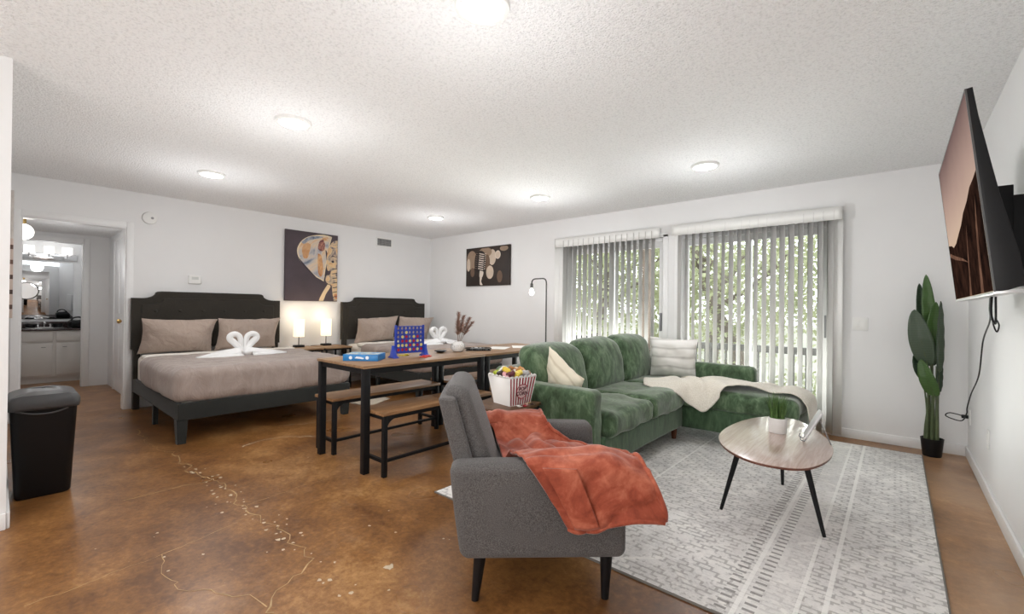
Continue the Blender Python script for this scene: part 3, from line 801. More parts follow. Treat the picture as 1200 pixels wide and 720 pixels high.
def swan(x, y, s, lbl):       # s = +1: tail runs towards +y, beak end leans to -y
    t = thing('towel_swan', lbl, 'towel swan', (x, y, 0.628), 0, 'folded towel swans on the beds')
    # neck: a tapering rolled tube drawing half a heart
    pts = [(0, 0.020, 0.045), (0.0, 0.030, 0.10), (0, 0.085, 0.17), (0, 0.125, 0.22), (0, 0.12, 0.262), (0, 0.08, 0.28), (0, 0.04, 0.255), (0, 0.024, 0.20), (0, 0.022, 0.14), (0, 0.020, 0.09)]
    pts = smooth_path([(a, s * b, c * 0.85) for a, b, c in pts], 6); n = len(pts)
    m = MB(); m.tube(pts, [0.036 - 0.012 * (i / n) for i in range(n)], 14); m.build('neck', 'towel', t)
    # body: a folded wedge tapering to a low tail
    P = []
    for i in range(27):
        a = i / 26; yy = s * (-0.0 + 0.43 * a); wd = (0.10 * (1 - a) ** 0.6 + 0.016) * (min(1, 0.35 + a * 6)); hh = 0.085 * (1 - a) ** 0.9 + 0.018
        if a < 0.1: hh *= 0.55 + 4.5 * a
        row = []
        for j in range(20):
            th = 2 * PI * j / 20; cx, cz = math.cos(th), math.sin(th)
            f = 1 + 0.09 * math.sin(5 * th + 7 * a) + 0.1 * nz((a * 3, th, s), 1.5, x)
            row.append(Vector((cx * wd * f + 0.03 * a, yy, max(0.0, hh * 0.5 + cz * hh * 0.5 * f))))
        P.append(row)
    m = MB(); m.grid(P, closed_u=True)
    m.bm.faces.new(m.bm.verts[:20] if False else [v for v in list(m.bm.verts)[:20]]); m.bm.faces.new([v for v in list(m.bm.verts)[-20:]])
    m.build('body', 'towel', t, sharp=60)
    wg = MB(); rows = []
    for i in range(9):
        a = i / 8; rows.append([Vector((0.07 * (1 - a) + 0.03 * a + 0.10 * b * (1 - a * 0.6), s * (0.06 + 0.38 * a - 0.02 * b), 0.012 + 0.055 * (1 - a) * (1 - b) + 0.006 * math.sin(9 * b + 5 * a))) for b in [k / 6 for k in range(7)]])
    wg.grid(rows); wg.build('wing', 'towel', t, solid=0.012)
for bx, by, which in ((1.15, -3.465, 'the bed nearest the hall doorway'), (1.36, -0.925, 'the corner bed')):
    swan(bx, by - 0.003, -1, 'white towel swan on %s, left half of the heart' % which)
    swan(bx, by + 0.003, 1, 'white towel swan on %s, right half of the heart' % which)

# ------------------------------------------------------------------ nightstands and table lamps
def nightstand():
    t = thing('nightstand', 'small wood-topped nightstand with black legs, next to the bed nearest the hall doorway', 'nightstand', (0.27, -2.44, 0), 0, 'nightstands between the beds')
    m = MB(); m.box(-0.24, -0.195, 0.578, 0.24, 0.195, 0.6, 0.003); m.build('top', 'table_wood', t)
    m = MB(); m.box(-0.22, -0.18, 0.2, 0.22, 0.18, 0.216, 0.003); m.build('shelf', 'table_wood', t)
    for sx in (-1, 1):
        for sy in (-1, 1):
            l = MB(); l.box(sx * 0.215 - 0.011, sy * 0.178 - 0.011, 0, sx * 0.215 + 0.011, sy * 0.178 + 0.011, 0.578, 0.002); l.build('leg', 'black_metal', t)
    r = MB()
    for sy in (-1, 1): r.box(-0.204, sy * 0.178 - 0.008, 0.556, 0.204, sy * 0.178 + 0.008, 0.578)
    for sx in (-1, 1): r.box(sx * 0.215 - 0.008, -0.167, 0.556, sx * 0.215 + 0.008, 0.167, 0.578)
    r.build('frame', 'black_metal', t); return t
ns = nightstand()
dup(ns, (0.27, -2.02, 0), 0, 'small wood-topped nightstand with black legs, next to the corner bed')
def table_lamp():
    t = thing('table_lamp', 'lit table lamp with black base, on the nightstand next to the bed nearest the doorway', 'lamp', (0.18, -2.45, 0.6), 0, 'table lamps on the nightstands')
    m = MB(); m.box(-0.05, -0.062, 0, 0.05, 0.062, 0.03, 0.004); m.build('base', 'black_plastic', t)
    m = MB(); m.tube([(0, 0, 0.03), (0, 0, 0.19)], 0.006, 10); m.build('stem', 'black_metal', t)
    P = [[Vector((x, y, z)) for x, y in rrect(-0.058, -0.058, 0.058, 0.058, 0.02)] for z in (0.145, 0.39)]
    m = MB(); m.grid(P, closed_u=True); m.build('lamp_shade', 'linen_shade', t, solid=0.002)
    m = MB(); m.tube([(0, 0, 0.19), (0, 0, 0.25)], 0.012, 10); m.sphere((0, 0, 0.28), 0.028, 12, 8); m.build('bulb', 'bulb', t)
    return t
tl = table_lamp()
dup(tl, (0.155, -2.045, 0.6), 0, 'lit table lamp with black base, on the nightstand next to the corner bed')
for yy in (-2.45, -2.045):
    ld = bpy.data.lights.new('lamp_glow', 'POINT'); ld.energy = 0.7; ld.color = (1, 0.82, 0.58); ld.shadow_soft_size = 0.05
    o = bpy.data.objects.new('lamp_glow', ld); C.objects.link(o); o.location = (0.18, yy, 1.04)

# ------------------------------------------------------------------ dining tables and benches
def dining_table():
    t = thing('dining_table', 'wood-topped dining table with black metal legs, nearer one of the two, holding the blue game', 'table', (3.372, -2.945, 0), 0, 'two dining tables pushed end to end')
    m = MB(); m.box(-0.345, -0.605, 0.738, 0.345, 0.605, 0.758, 0.003); m.build('tabletop', 'table_wood', t)
    for sx in (-1, 1):
        for sy in (-1, 1):
            l = MB(); l.box(sx * 0.318 - 0.024, sy * 0.572 - 0.024, 0, sx * 0.318 + 0.024, sy * 0.572 + 0.024, 0.738, 0.003); l.build('leg', 'black_metal', t)
    a = MB()
    for sx in (-1, 1): a.box(sx * 0.318 - 0.015, -0.548, 0.698, sx * 0.318 + 0.015, 0.548, 0.738)
    for sy in (-1, 1): a.box(-0.294, sy * 0.572 - 0.015, 0.698, 0.294, sy * 0.572 + 0.015, 0.738)
    a.build('apron', 'black_metal', t); return t
dt = dining_table()
dup(dt, (3.372, -1.73, 0), 0, 'wood-topped dining table with black metal legs, farther one of the two, nearer the window wall')
def bench():
    t = thing('bench', 'wood-topped bench with black frame, near end of the table on the armchair side', 'bench', (3.72, -2.945, 0), 0, 'benches at the dining tables')
    m = MB(); m.box(-0.15, -0.545, 0.422, 0.15, 0.545, 0.446, 0.003); m.build('seat', 'bench_wood', t)
    for sx in (-1, 1):
        for sy in (-1, 1):
            x, y = sx * 0.128, sy * 0.518
            l = MB(); l.box(x - 0.016, y - 0.016, 0, x + 0.016, y + 0.016, 0.422, 0.003); lg = l.build('leg', 'black_metal', t)
            # curved corner brace towards the bench middle
            cy = -sy * 0.075
            poly = [(0, 0), (cy, 0)] + [(cy * (1 - math.sin(a)), -0.075 * (1 - math.cos(a))) for a in [PI / 2 * i / 7 for i in range(1, 8)]]
            b = MB(); b.prism(poly, -0.004, 0.004)
            for v in b.bm.verts:
                p = v.co.copy(); v.co = Vector((x + p.z, y - sy * 0.016 + p.x, 0.394 + p.y))
            b.build('corner_brace', 'black_metal', lg)
    a = MB()
    for sx in (-1, 1): a.box(sx * 0.128 - 0.012, -0.502, 0.394, sx * 0.128 + 0.012, 0.502, 0.422)
    for sy in (-1, 1): a.box(-0.112, sy * 0.518 - 0.012, 0.394, 0.112, sy * 0.518 + 0.012, 0.422)
    a.build('seat_frame', 'black_metal', t)
    s = MB()
    for sy in (-1, 1): s.box(-0.112, sy * 0.518 - 0.011, 0.095, 0.112, sy * 0.518 + 0.011, 0.118)
    s.box(0.117, -0.502, 0.1, 0.139, 0.502, 0.12)
    s.build('stretcher', 'black_metal', t); return t
b0 = bench()
dup(b0, (3.022, -2.945, 0), 0, 'wood-topped bench with black frame, near end of the table on the bed side')
dup(b0, (3.72, -1.735, 0), 0, 'wood-topped bench with black frame, at the far dining table behind the popcorn box')
dup(b0, (3.022, -1.735, 0), 0, 'wood-topped bench with black frame, at the far dining table on the bed side')
TT = 0.758

# ------------------------------------------------------------------ things on the dining tables
def game():
    blue = plain('game_blue', srgb(32, 58, 160), 0.3, var=0.04)
    t = thing('disc_drop_game', 'blue upright four-in-a-row disc game standing on the near dining table', 'game', (3.42, -2.95, TT), math.radians(-6))
    wd, z0, cell = 0.27, 0.045, 0.0355
    y0 = -wd / 2; ht = 6 * cell
    pad = (wd - 7 * cell) / 2
    def board(x):          # a plate with 42 round holes
        m = MB()
        for i in range(7):
            for j in range(6):
                cy, cz = y0 + pad + (i + 0.5) * cell, z0 + (j + 0.5) * cell; n = 16; h = cell / 2
                inner = [m.bm.verts.new((x, cy + 0.0135 * math.cos(2 * PI * k / n), cz + 0.0135 * math.sin(2 * PI * k / n))) for k in range(n)]
                outer = []
                for k in range(n):
                    a = 2 * PI * k / n; c, s = math.cos(a), math.sin(a); f = h / max(abs(c), abs(s)); outer.append(m.bm.verts.new((x, cy + c * f, cz + s * f)))
                for k in range(n): m.bm.faces.new((inner[k], inner[(k + 1) % n], outer[(k + 1) % n], outer[k]))
        return m
    a = board(0.008); a.join(board(-0.008)); a.build('grid_board', blue, t, solid=0.003)
    m = MB(); m.box(-0.011, y0, z0, 0.011, y0 + pad, z0 + ht + 0.008, 0.002); m.box(-0.011, -y0 - pad, z0, 0.011, -y0, z0 + ht + 0.008, 0.002)
    m.box(-0.011, y0, z0 - 0.012, 0.011, -y0, z0, 0.002); m.build('frame', blue, t)
    for s in (-1, 1):
        f = MB(); f.prism([(-0.055, 0), (0.055, 0), (0.03, 0.02), (0.016, 0.07), (0.013, 0.10), (-0.013, 0.10), (-0.016, 0.07), (-0.03, 0.02)], -0.012, 0.012, 0.003)
        for v in f.bm.verts:
            p = v.co.copy(); wide = 1 + 1.4 * max(0, 1 - p.y / 0.03)
            v.co = Vector((p.x, s * (wd / 2 + 0.013) + p.z * wide, p.y))
        f.build('stand', blue, t)
    red = plain('disc_red', srgb(186, 30, 48), 0.35, var=0.03); yel = plain('disc_yellow', srgb(236, 222, 130), 0.35, var=0.03)
    cols = ['ry', 'ryry', 'ryrry', 'yry', 'ryryy'[:4], 'yryr', 'ry']
    rows = {0: 'rrryryr', 1: 'yyyryry', 2: '.rryry.', 3: '.yr.yr.', 4: '..y....', 5: '.......'}
    R = t.matrix_basis
    px = ['leftmost', 'second', 'third', 'middle', 'fifth', 'sixth', 'rightmost']; pz = ['bottom', 'second', 'third', 'fourth', 'fifth', 'top']
    proto = None
    for j, row in rows.items():
        for i, ch in enumerate(row):
            if ch == '.': continue
            p = R @ Vector((0, y0 + pad + (i + 0.5) * cell, z0 + (j + 0.5) * cell))
            m = MB(); m.lathe([(0.004, -0.004), (0.0165, -0.004), (0.0168, 0.0), (0.0165, 0.004), (0.004, 0.004)], 20)
            for v in m.bm.verts: v.co = Vector((v.co.z, v.co.x, v.co.y))
            o = m.build('game_disc', red if ch == 'r' else yel, None)
            o.matrix_basis = Matrix.Translation(p) @ Matrix.Rotation(math.radians(-6), 4, 'Z')
            tag(o, '%s disc in the blue game, %s column, %s row from below' % ('red' if ch == 'r' else 'pale yellow', px[i], pz[j]), 'game disc', 'discs held in the blue game')
    for col, mt, spots in (('yellow', plain('loose_yellow', srgb(232, 214, 60), 0.35), [(3.335, -2.94, 0), (3.33, -2.905, 0), (3.335, -2.92, 1), (3.30, -2.95, 0)]),
                           ('red', plain('loose_red', srgb(206, 62, 44), 0.35), [(3.52, -2.90, 0), (3.50, -2.865, 0), (3.545, -2.87, 0), (3.53, -2.83, 0), (3.525, -2.875, 1), (3.53, -2.84, 1), (3.50, -2.80, 0), (3.57, -2.90, 0)])):
        for x, y, lv in spots:
            m = MB(); m.lathe([(0.004, 0), (0.0165, 0), (0.017, 0.0035), (0.0165, 0.007), (0.004, 0.007)], 20, (x, y, TT + 0.0005 + lv * 0.0075))
            tag(m.build('game_disc', mt), '%s disc lying loose on the table by the blue game' % col, 'game disc', 'loose %s discs on the table' % col)
game()
def game_box():
    t = thing('game_box', 'flat blue board game box at the near end of the dining table', 'box', (3.36, -3.33, TT), math.radians(40))
    bl = plain('box_blue', srgb(30, 120, 186), 0.4, var=0.15, scale=25)
    k = NT('box_top_print'); f = k.noise(18, 3, 0.6)
    k.set(Base_Color=k.ramp(f, [(0.38, srgb(40, 130, 195)), (0.48, srgb(150, 195, 215)), (0.56, srgb(236, 226, 200)), (0.64, srgb(120, 170, 200))]), Roughness=0.35)
    m = MB(); m.box(-0.135, -0.095, 0, 0.135, 0.095, 0.05, 0.003); b = m.build('box_body', bl, t)
    m = MB(); m.flat([(-0.128, -0.088), (0.128, -0.088), (0.128, 0.088), (-0.128, 0.088)], 0.0508); m.build('lid_print', k.m, b)
    m = MB(); Y = Matrix(((1, 0, 0, 0), (0, 0, -1, -0.0957), (0, 1, 0, 0), (0, 0, 0, 1)))
    for cx in (-0.075, 0.052):
        ring_o = [(cx + 0.013 * math.cos(2 * PI * i / 20), 0.025 + 0.013 * math.sin(2 * PI * i / 20)) for i in range(20)]
        m.flat(ring_o, 0.0, Y)
    m.flat([(-0.045, 0.021), (0.02, 0.015), (0.03, 0.022), (0.005, 0.031), (-0.03, 0.034)], 0.0, Y)
    m.build('side_print', plain('box_white', (0.75, 0.8, 0.85), 0.4), b, recalc=False)
game_box()
m = MB(); m.lathe([(0.002, 0.0), (0.03, 0.0), (0.034, 0.004), (0.058, 0.016), (0.06, 0.02), (0.056, 0.019), (0.032, 0.008), (0.002, 0.007)], 32)
tag(m.build('dish', 'black_plastic', None, loc=(3.32, -2.53, TT)), 'small shallow black dish on the dining table beside the white vase', 'dish')
def vase():
    t = thing('vase', 'round white vase holding dried pampas on the dining tables', 'vase', (3.37, -2.36, TT))
    m = MB(); m.lathe([(0.005, 0), (0.036, 0), (0.052, 0.012), (0.064, 0.04), (0.062, 0.064), (0.048, 0.084), (0.03, 0.092), (0.028, 0.098), (0.024, 0.098), (0.024, 0.088), (0.004, 0.03)], 36); m.build('vase_body', 'ceramic', t)
    dm = MB()
    for k in range(130):
        a = random.random() * 6.28; z = random.uniform(0.02, 0.075); r = 0.064 - 0.5 * (z - 0.045) ** 2 / 0.05
        r = 0.0655 - 6.0 * (z - 0.045) ** 2; dm.sphere((r * math.cos(a), r * math.sin(a), z), 0.0026, 6, 4)
    dm.build('speckles', plain('vase_speck', (0.35, 0.38, 0.38), 0.5), t)
    g = plain('pampas', srgb(158, 124, 108), 0.95, var=0.25, scale=40)
    g2 = plain('pampas_stem', srgb(140, 112, 90), 0.9)
    for k, (dx, dy, h) in enumerate(((0.0, 0.00, 0.33), (0.02, 0.13, 0.28), (-0.03, 0.02, 0.25), (0.01, 0.06, 0.30), (0.03, 0.16, 0.24))):
        st = thing('pampas_stem', ['tallest upright dried pampas plume in the white vase', 'dried pampas plume bending right in the white vase', 'shorter upright dried pampas plume in the white vase', 'middle dried pampas plume in the white vase', 'lowest dried pampas plume reaching farthest right in the white vase'][k], 'dried plant', (3.37, -2.36, TT + 0.035), 0, 'dried pampas in the white vase')
        pts = smooth_path([(0, 0, 0), (dx * 0.3, dy * 0.3, h * 0.4), (dx * 0.7, dy * 0.65, h * 0.72), (dx, dy, h)], 5)
        mm = MB(); mm.tube(pts, 0.0018, 6); mm.build('stalk', g2, st)
        pl = MB()
        for q in range(420):
            a = random.uniform(0.42, 1.0); i = min(len(pts) - 2, int(a * (len(pts) - 1))); c = pts[i].lerp(pts[i + 1], a * (len(pts) - 1) - i)
            d = Vector((random.gauss(0, 1), random.gauss(0, 1), 0.9)).normalized(); L = random.uniform(0.022, 0.06) * (1.25 - a * 0.6)
            e = d.cross(Vector((0.3, 0.7, 0.2))).normalized() * 0.003
            pl.bm.faces.new([pl.bm.verts.new(c + e), pl.bm.verts.new(c + d * L), pl.bm.verts.new(c - e)])
        pl.build('plume', g, st, recalc=False)
vase()
def tray():
    t = thing('trinket_tray', 'low dark wire tray on the dining table right of the white vase', 'tray', (3.41, -2.13, TT), math.radians(48))
    m = MB(); m.tube([(x, y, 0.004) for x, y in rrect(-0.12, -0.055, 0.12, 0.055, 0.03)], 0.004, 8, closed=True); m.tube([(x, y, 0.022) for x, y in rrect(-0.125, -0.06, 0.125, 0.06, 0.03)], 0.004, 8, closed=True)
    for i in range(14):
        x = -0.10 + i * 0.0154
        for s in (-1, 1): m.tube([(x, s * 0.0565, 0.004), (x, s * 0.06, 0.022)], 0.0022, 6)
    m.box(-0.115, -0.05, 0.0, 0.115, 0.05, 0.003); m.build('wire_basket', 'black_metal', t)
    gm = plain('pebble_grey', (0.45, 0.46, 0.47), 0.4, var=0.3, scale=60)
    for i, (x, y, r) in enumerate(((-0.06, 0.0, 0.02), (-0.02, 0.015, 0.024), (0.02, -0.01, 0.022), (0.055, 0.01, 0.018), (0.0, -0.025, 0.018), (0.08, -0.015, 0.016))):
        p = t.matrix_basis @ Vector((x, y, 0.003 + r * 0.62)); b = MB(); b.sphere((0, 0, 0), r, 14, 9, (1, 0.85, 0.62))
        tag(b.build('pebble', gm, None, loc=p), 'smooth grey pebble in the dark wire tray', 'pebble', 'pebbles in the wire tray')
tray()
pm = plain('paper', (0.84, 0.83, 0.80), 0.8)
for (x, y, a, lb) in ((3.36, -1.78, 0.5, 'white sheet of paper on the far dining table, nearer the tray'), (3.44, -1.50, 0.75, 'white sheet of paper on the far dining table, nearer the sofa')):
    m = MB(); m.box(-0.1, -0.145, 0, 0.1, 0.145, 0.0012)
    o = m.build('paper_sheet', pm); o.matrix_basis = Matrix.Translation((x, y, TT + 0.0004)) @ Matrix.Rotation(a, 4, 'Z'); tag(o, lb, 'paper', 'papers on the far dining table')
# mats on the floor
m = MB(); m.prism([(1.499, -2.406), (1.834, -2.345), (1.628, -1.928), (1.311, -1.925)], 0.0005, 0.012, 0.004)
tag(m.build('bedside_mat', fabric('mat_cream', srgb(196, 184, 166), srgb(226, 216, 200), 150)), 'small cream mat on the floor between the two beds', 'mat')

# ------------------------------------------------------------------ floor lamp
def floor_lamp():
    t = thing('floor_lamp', 'thin dark arched floor lamp with a bare bulb behind the green sofa', 'lamp', (2.878, -0.3, 0))
    m = MB(); m.lathe([(0.005, 0), (0.125, 0), (0.128, 0.006), (0.12, 0.014), (0.02, 0.02), (0.005, 0.02)], 32); m.build('base', 'lamp_pole', t)
    m = MB(); m.tube(fillet_path([(0, 0, 0.02), (0, 0, 1.592), (-0.256, 0, 1.592), (-0.256, 0, 1.525)], 0.07), 0.0095, 12); m.build('pole', 'lamp_pole', t)
    m = MB(); m.lathe([(0.004, 1.535), (0.016, 1.53), (0.02, 1.52), (0.022, 1.465), (0.018, 1.462), (0.004, 1.462)], 20, (-0.256, 0, 0)); m.build('socket', 'lamp_pole', t)
    m = MB(); m.lathe([(0.004, 1.36), (0.016, 1.362), (0.028, 1.375), (0.034, 1.395), (0.031, 1.42), (0.02, 1.445), (0.014, 1.465), (0.004, 1.465)], 20, (-0.256, 0, 0)); m.build('bulb', 'bulb', t)
floor_lamp()

# ------------------------------------------------------------------ sectional sofa
def sofa():
    t = thing('sectional_sofa', 'green velvet sectional sofa with a chaise along the sliding doors', 'sofa', (4.6, -1.5, 0.009))
    t.matrix_basis = Matrix.Translation((4.6, -1.5, 0.0))
    V = 'sofa'; B = 'sofa_ribbed'
    def wr(amp, s, seed, puff=0.0):
        def fn(o, q):
            n1 = nz(o, s, seed); n2 = nz(o, s * 3.1, seed + 4)
            d = Vector((q.x, q.y, q.z)) * (amp * (n1 + 0.45 * n2))
            d.z += puff * (1 - q.x ** 2) * (1 - q.y ** 2) * (1 if q.z > 0 else 0)
            return d
        return fn
    m = MB(); m.soft((4.64, -1.48, 0.21), (0.80, 2.16, 0.20), 0.03, (8, 20, 2), wr(0.006, 3, 1)); m.build('seat_base', B, t, world=True)
    m = MB(); m.soft((5.10, -0.785, 0.21), (1.64, 0.70, 0.20), 0.03, (14, 6, 2), wr(0.006, 3, 2)); m.build('chaise_base', B, t, world=True)
    m = MB(); m.soft((4.20, -1.485, 0.42), (0.16, 2.38, 0.60), 0.05, (2, 20, 6), wr(0.006, 3, 3)); m.build('back_frame', B, t, world=True)
    m = MB(); m.soft((4.59, -2.605, 0.37), (0.85, 0.165, 0.52), 0.045, (8, 2, 5), wr(0.008, 4, 5)); m.build('arm', V, t, world=True)
    m = MB(); m.soft((4.83, -0.375, 0.37), (1.30, 0.165, 0.52), 0.06, (12, 2, 5), wr(0.008, 4, 6)); m.build('arm', V, t, world=True)
    m = MB(); m.soft((4.745, -2.185, 0.385), (0.68, 0.675, 0.175), 0.06, (12, 12, 3), wr(0.016, 5, 7, 0.022)); m.build('seat_cushion', V, t, world=True)
    m = MB(); m.soft((4.745, -1.495, 0.385), (0.68, 0.69, 0.175), 0.06, (12, 12, 3), wr(0.016, 5, 17, 0.022)); m.build('seat_cushion', V, t, world=True)
    m = MB(); m.soft((5.17, -0.80, 0.383), (1.53, 0.69, 0.17), 0.06, (24, 12, 3), wr(0.012, 5, 27, 0.018)); m.build('chaise_cushion', V, t, world=True)
    for i, (y, w, h, dx) in enumerate(((-2.19, 0.70, 0.46, 0), (-1.48, 0.70, 0.475, 0.0), (-0.79, 0.68, 0.485, 0.0))):
        def fn(o, q, i=i):
            n1 = nz(o, 4.5, i * 7); n2 = nz(o, 13, i * 7 + 2)
            d = Vector((q.x * (0.016 * n1 + 0.006 * n2) + 0.05 * (1 - q.y ** 2) * (1 - q.z ** 2) * (1 if q.x > 0 else 0), q.y * 0.012 * n1, 0))
            if q.z > 0: d.z += -0.045 * q.y ** 4 * q.z + 0.012 * n1
            d.x += -0.05 * q.z - 0.02 * max(0, q.z) ** 3
            return d
        m = MB(); m.soft((4.36 + dx, y, 0.43 + h / 2), (0.20, w, h), 0.085, (3, 14, 9), fn); m.build('back_cushion', V, t, world=True)
    for x, y, z in ((4.985, -1.185, 0), (4.97, -2.55, 0), (4.25, -2.6, 0), (4.25, -0.38, 0), (5.84, -1.07, 0), (5.84, -0.5, 0)):
        l = MB(); l.lathe([(0.005, 0.0095), (0.02, 0.0095), (0.028, 0.125), (0.005, 0.125)], 18, (x, y, 0)); l.build('leg', 'walnut_leg', t, world=True)
sofa()
def ribs(name, c1, c2, per, dr):
    k = NT(name); wv = k.n('ShaderNodeTexWave'); wv.bands_direction = dr; wv.inputs['Scale'].default_value = per; wv.inputs['Distortion'].default_value = 3.5; wv.inputs['Detail'].default_value = 1; wv.inputs['Detail Scale'].default_value = 0.8
    k.l(k.obj(), wv.inputs['Vector']); n = k.noise(300, 2)
    k.set(Base_Color=k.ramp(wv.outputs['Fac'], [(0.0, c1), (0.22, c2)]), Roughness=0.95, Sheen_Weight=0.3, Specular_IOR_Level=0.1)
    k.bump(k.math('ADD', wv.outputs['Fac'], k.math('MULTIPLY', n, 0.3)), 0.6, 0.006); return k.m
M['white_tufted'] = ribs('white_tufted', srgb(206, 204, 200), srgb(236, 234, 231), 3.2, 'Z')
M['cream_tufted'] = ribs('cream_tufted', srgb(220, 209, 185), srgb(240, 231, 211), 5.0, 'DIAGONAL')
pillow('throw_pillow', 'white tufted throw pillow with wavy lines at the chaise end of the green sofa', 'pillow', None, 0.46, 0.44, 0.15, 'white_tufted', lean(4.77, -0.66, 0.675, math.radians(14), 0.25, 0.04), 0.03, 3.0, 0.07)
pillow('throw_pillow', 'cream ribbed throw pillow slumped against the near arm of the green sofa', 'pillow', None, 0.42, 0.42, 0.15, 'cream_tufted', lean(4.585, -2.39, 0.60, math.radians(-20), 0.24, 0.5), 0.03, 8.0, 0.09)
def cream_throw():
    rows = [[(4.62, -1.00, .490), (4.68, -1.15, .492), (4.74, -1.30, .492), (4.80, -1.42, .488)],
            [(4.80, -.85, .492), (4.87, -1.05, .505), (4.96, -1.22, .495), (5.06, -1.38, .462)],
            [(4.95, -.75, .50), (5.03, -.95, .522), (5.12, -1.11, .505), (5.135, -1.24, .335)],
            [(5.12, -.65, .505), (5.18, -.85, .525), (5.22, -1.08, .52), (5.27, -1.215, .305)],
            [(5.28, -.60, .51), (5.33, -.78, .53), (5.36, -.98, .535), (5.42, -1.15, .518)],
            [(5.45, -.58, .50), (5.48, -.72, .518), (5.50, -.85, .52), (5.52, -1.00, .508)],
            [(5.65, -.55, .488), (5.67, -.68, .502), (5.68, -.82, .504), (5.69, -.96, .490)],
            [(5.86, -.52, .478), (5.87, -.68, .488), (5.88, -.82, .488), (5.89, -.97, .472)],
            [(5.965, -.50, .42), (5.97, -.68, .425), (5.975, -.85, .425), (5.975, -1.0, .41)],
            [(5.98, -.48, .22), (5.985, -.68, .20), (5.985, -.86, .21), (5.985, -1.02, .23)]]
    P = loft(rows, 12, 9)
    n = len(P); mm = len(P[0])
    for j in range(n):
        for i in range(mm):
            p = P[j][i]; f = abs(math.sin(j / n * 17 + 3.0 * nz(p, 2, 1) + i / mm * 1.5)) ** 1.5 * 0.024 + 0.006 * nz(p, 9, 2)
            p.z += f * (1 if p.z > 0.45 else 0.3); 
            if p.z < 0.44: p.x += abs(f) * 0.8
    t = thing('cream_throw', 'cream knitted throw with a fringe draped across the chaise of the green sofa', 'throw', (5.2, -0.9, 0.49))
    m = MB(); m.grid(P); m.build('cloth', 'cream_knit', t, world=True, solid=0.008, sharp=80)
    f = MB()
    for i in range(0, n, 1):
        p = P[i][0]; d = Vector((-0.05 + 0.012 * nz(p, 40), -0.025 + 0.02 * nz(p, 33, 4), -0.006))
        f.tube([p, p + d * 0.5 + Vector((0, 0, 0.003)), p + d], [0.0035, 0.003, 0.0015], 6)
    f.build('fringe', 'cream_knit', t, world=True)
cream_throw()

# ------------------------------------------------------------------ side table with popcorn box
def side_table():
    t = thing('side_table', 'small dark wood side table under the striped popcorn box', 'table', (4.485, -2.945, 0), math.radians(12))
    m = MB(); m.box(-0.19, -0.19, 0.498, 0.19, 0.19, 0.52, 0.003); m.build('top', 'stand_wood', t)
    for sx in (-1, 1):
        for sy in (-1, 1):
            l = MB(); l.box(sx * 0.17 - 0.011, sy * 0.17 - 0.011, 0, sx * 0.17 + 0.011, sy * 0.17 + 0.011, 0.498, 0.002); l.build('leg', 'black_metal', t)
    r = MB()
    for s in (-1, 1): r.box(-0.159, s * 0.17 - 0.009, 0.47, 0.159, s * 0.17 + 0.009, 0.498); r.box(s * 0.17 - 0.009, -0.159, 0.47, s * 0.17 + 0.009, 0.159, 0.498)
    r.build('frame', 'black_metal', t)
    r = MB(); r.box(-0.16, -0.16, 0.16, 0.16, 0.16, 0.175, 0.002); r.build('shelf', 'stand_wood', t)
side_table()
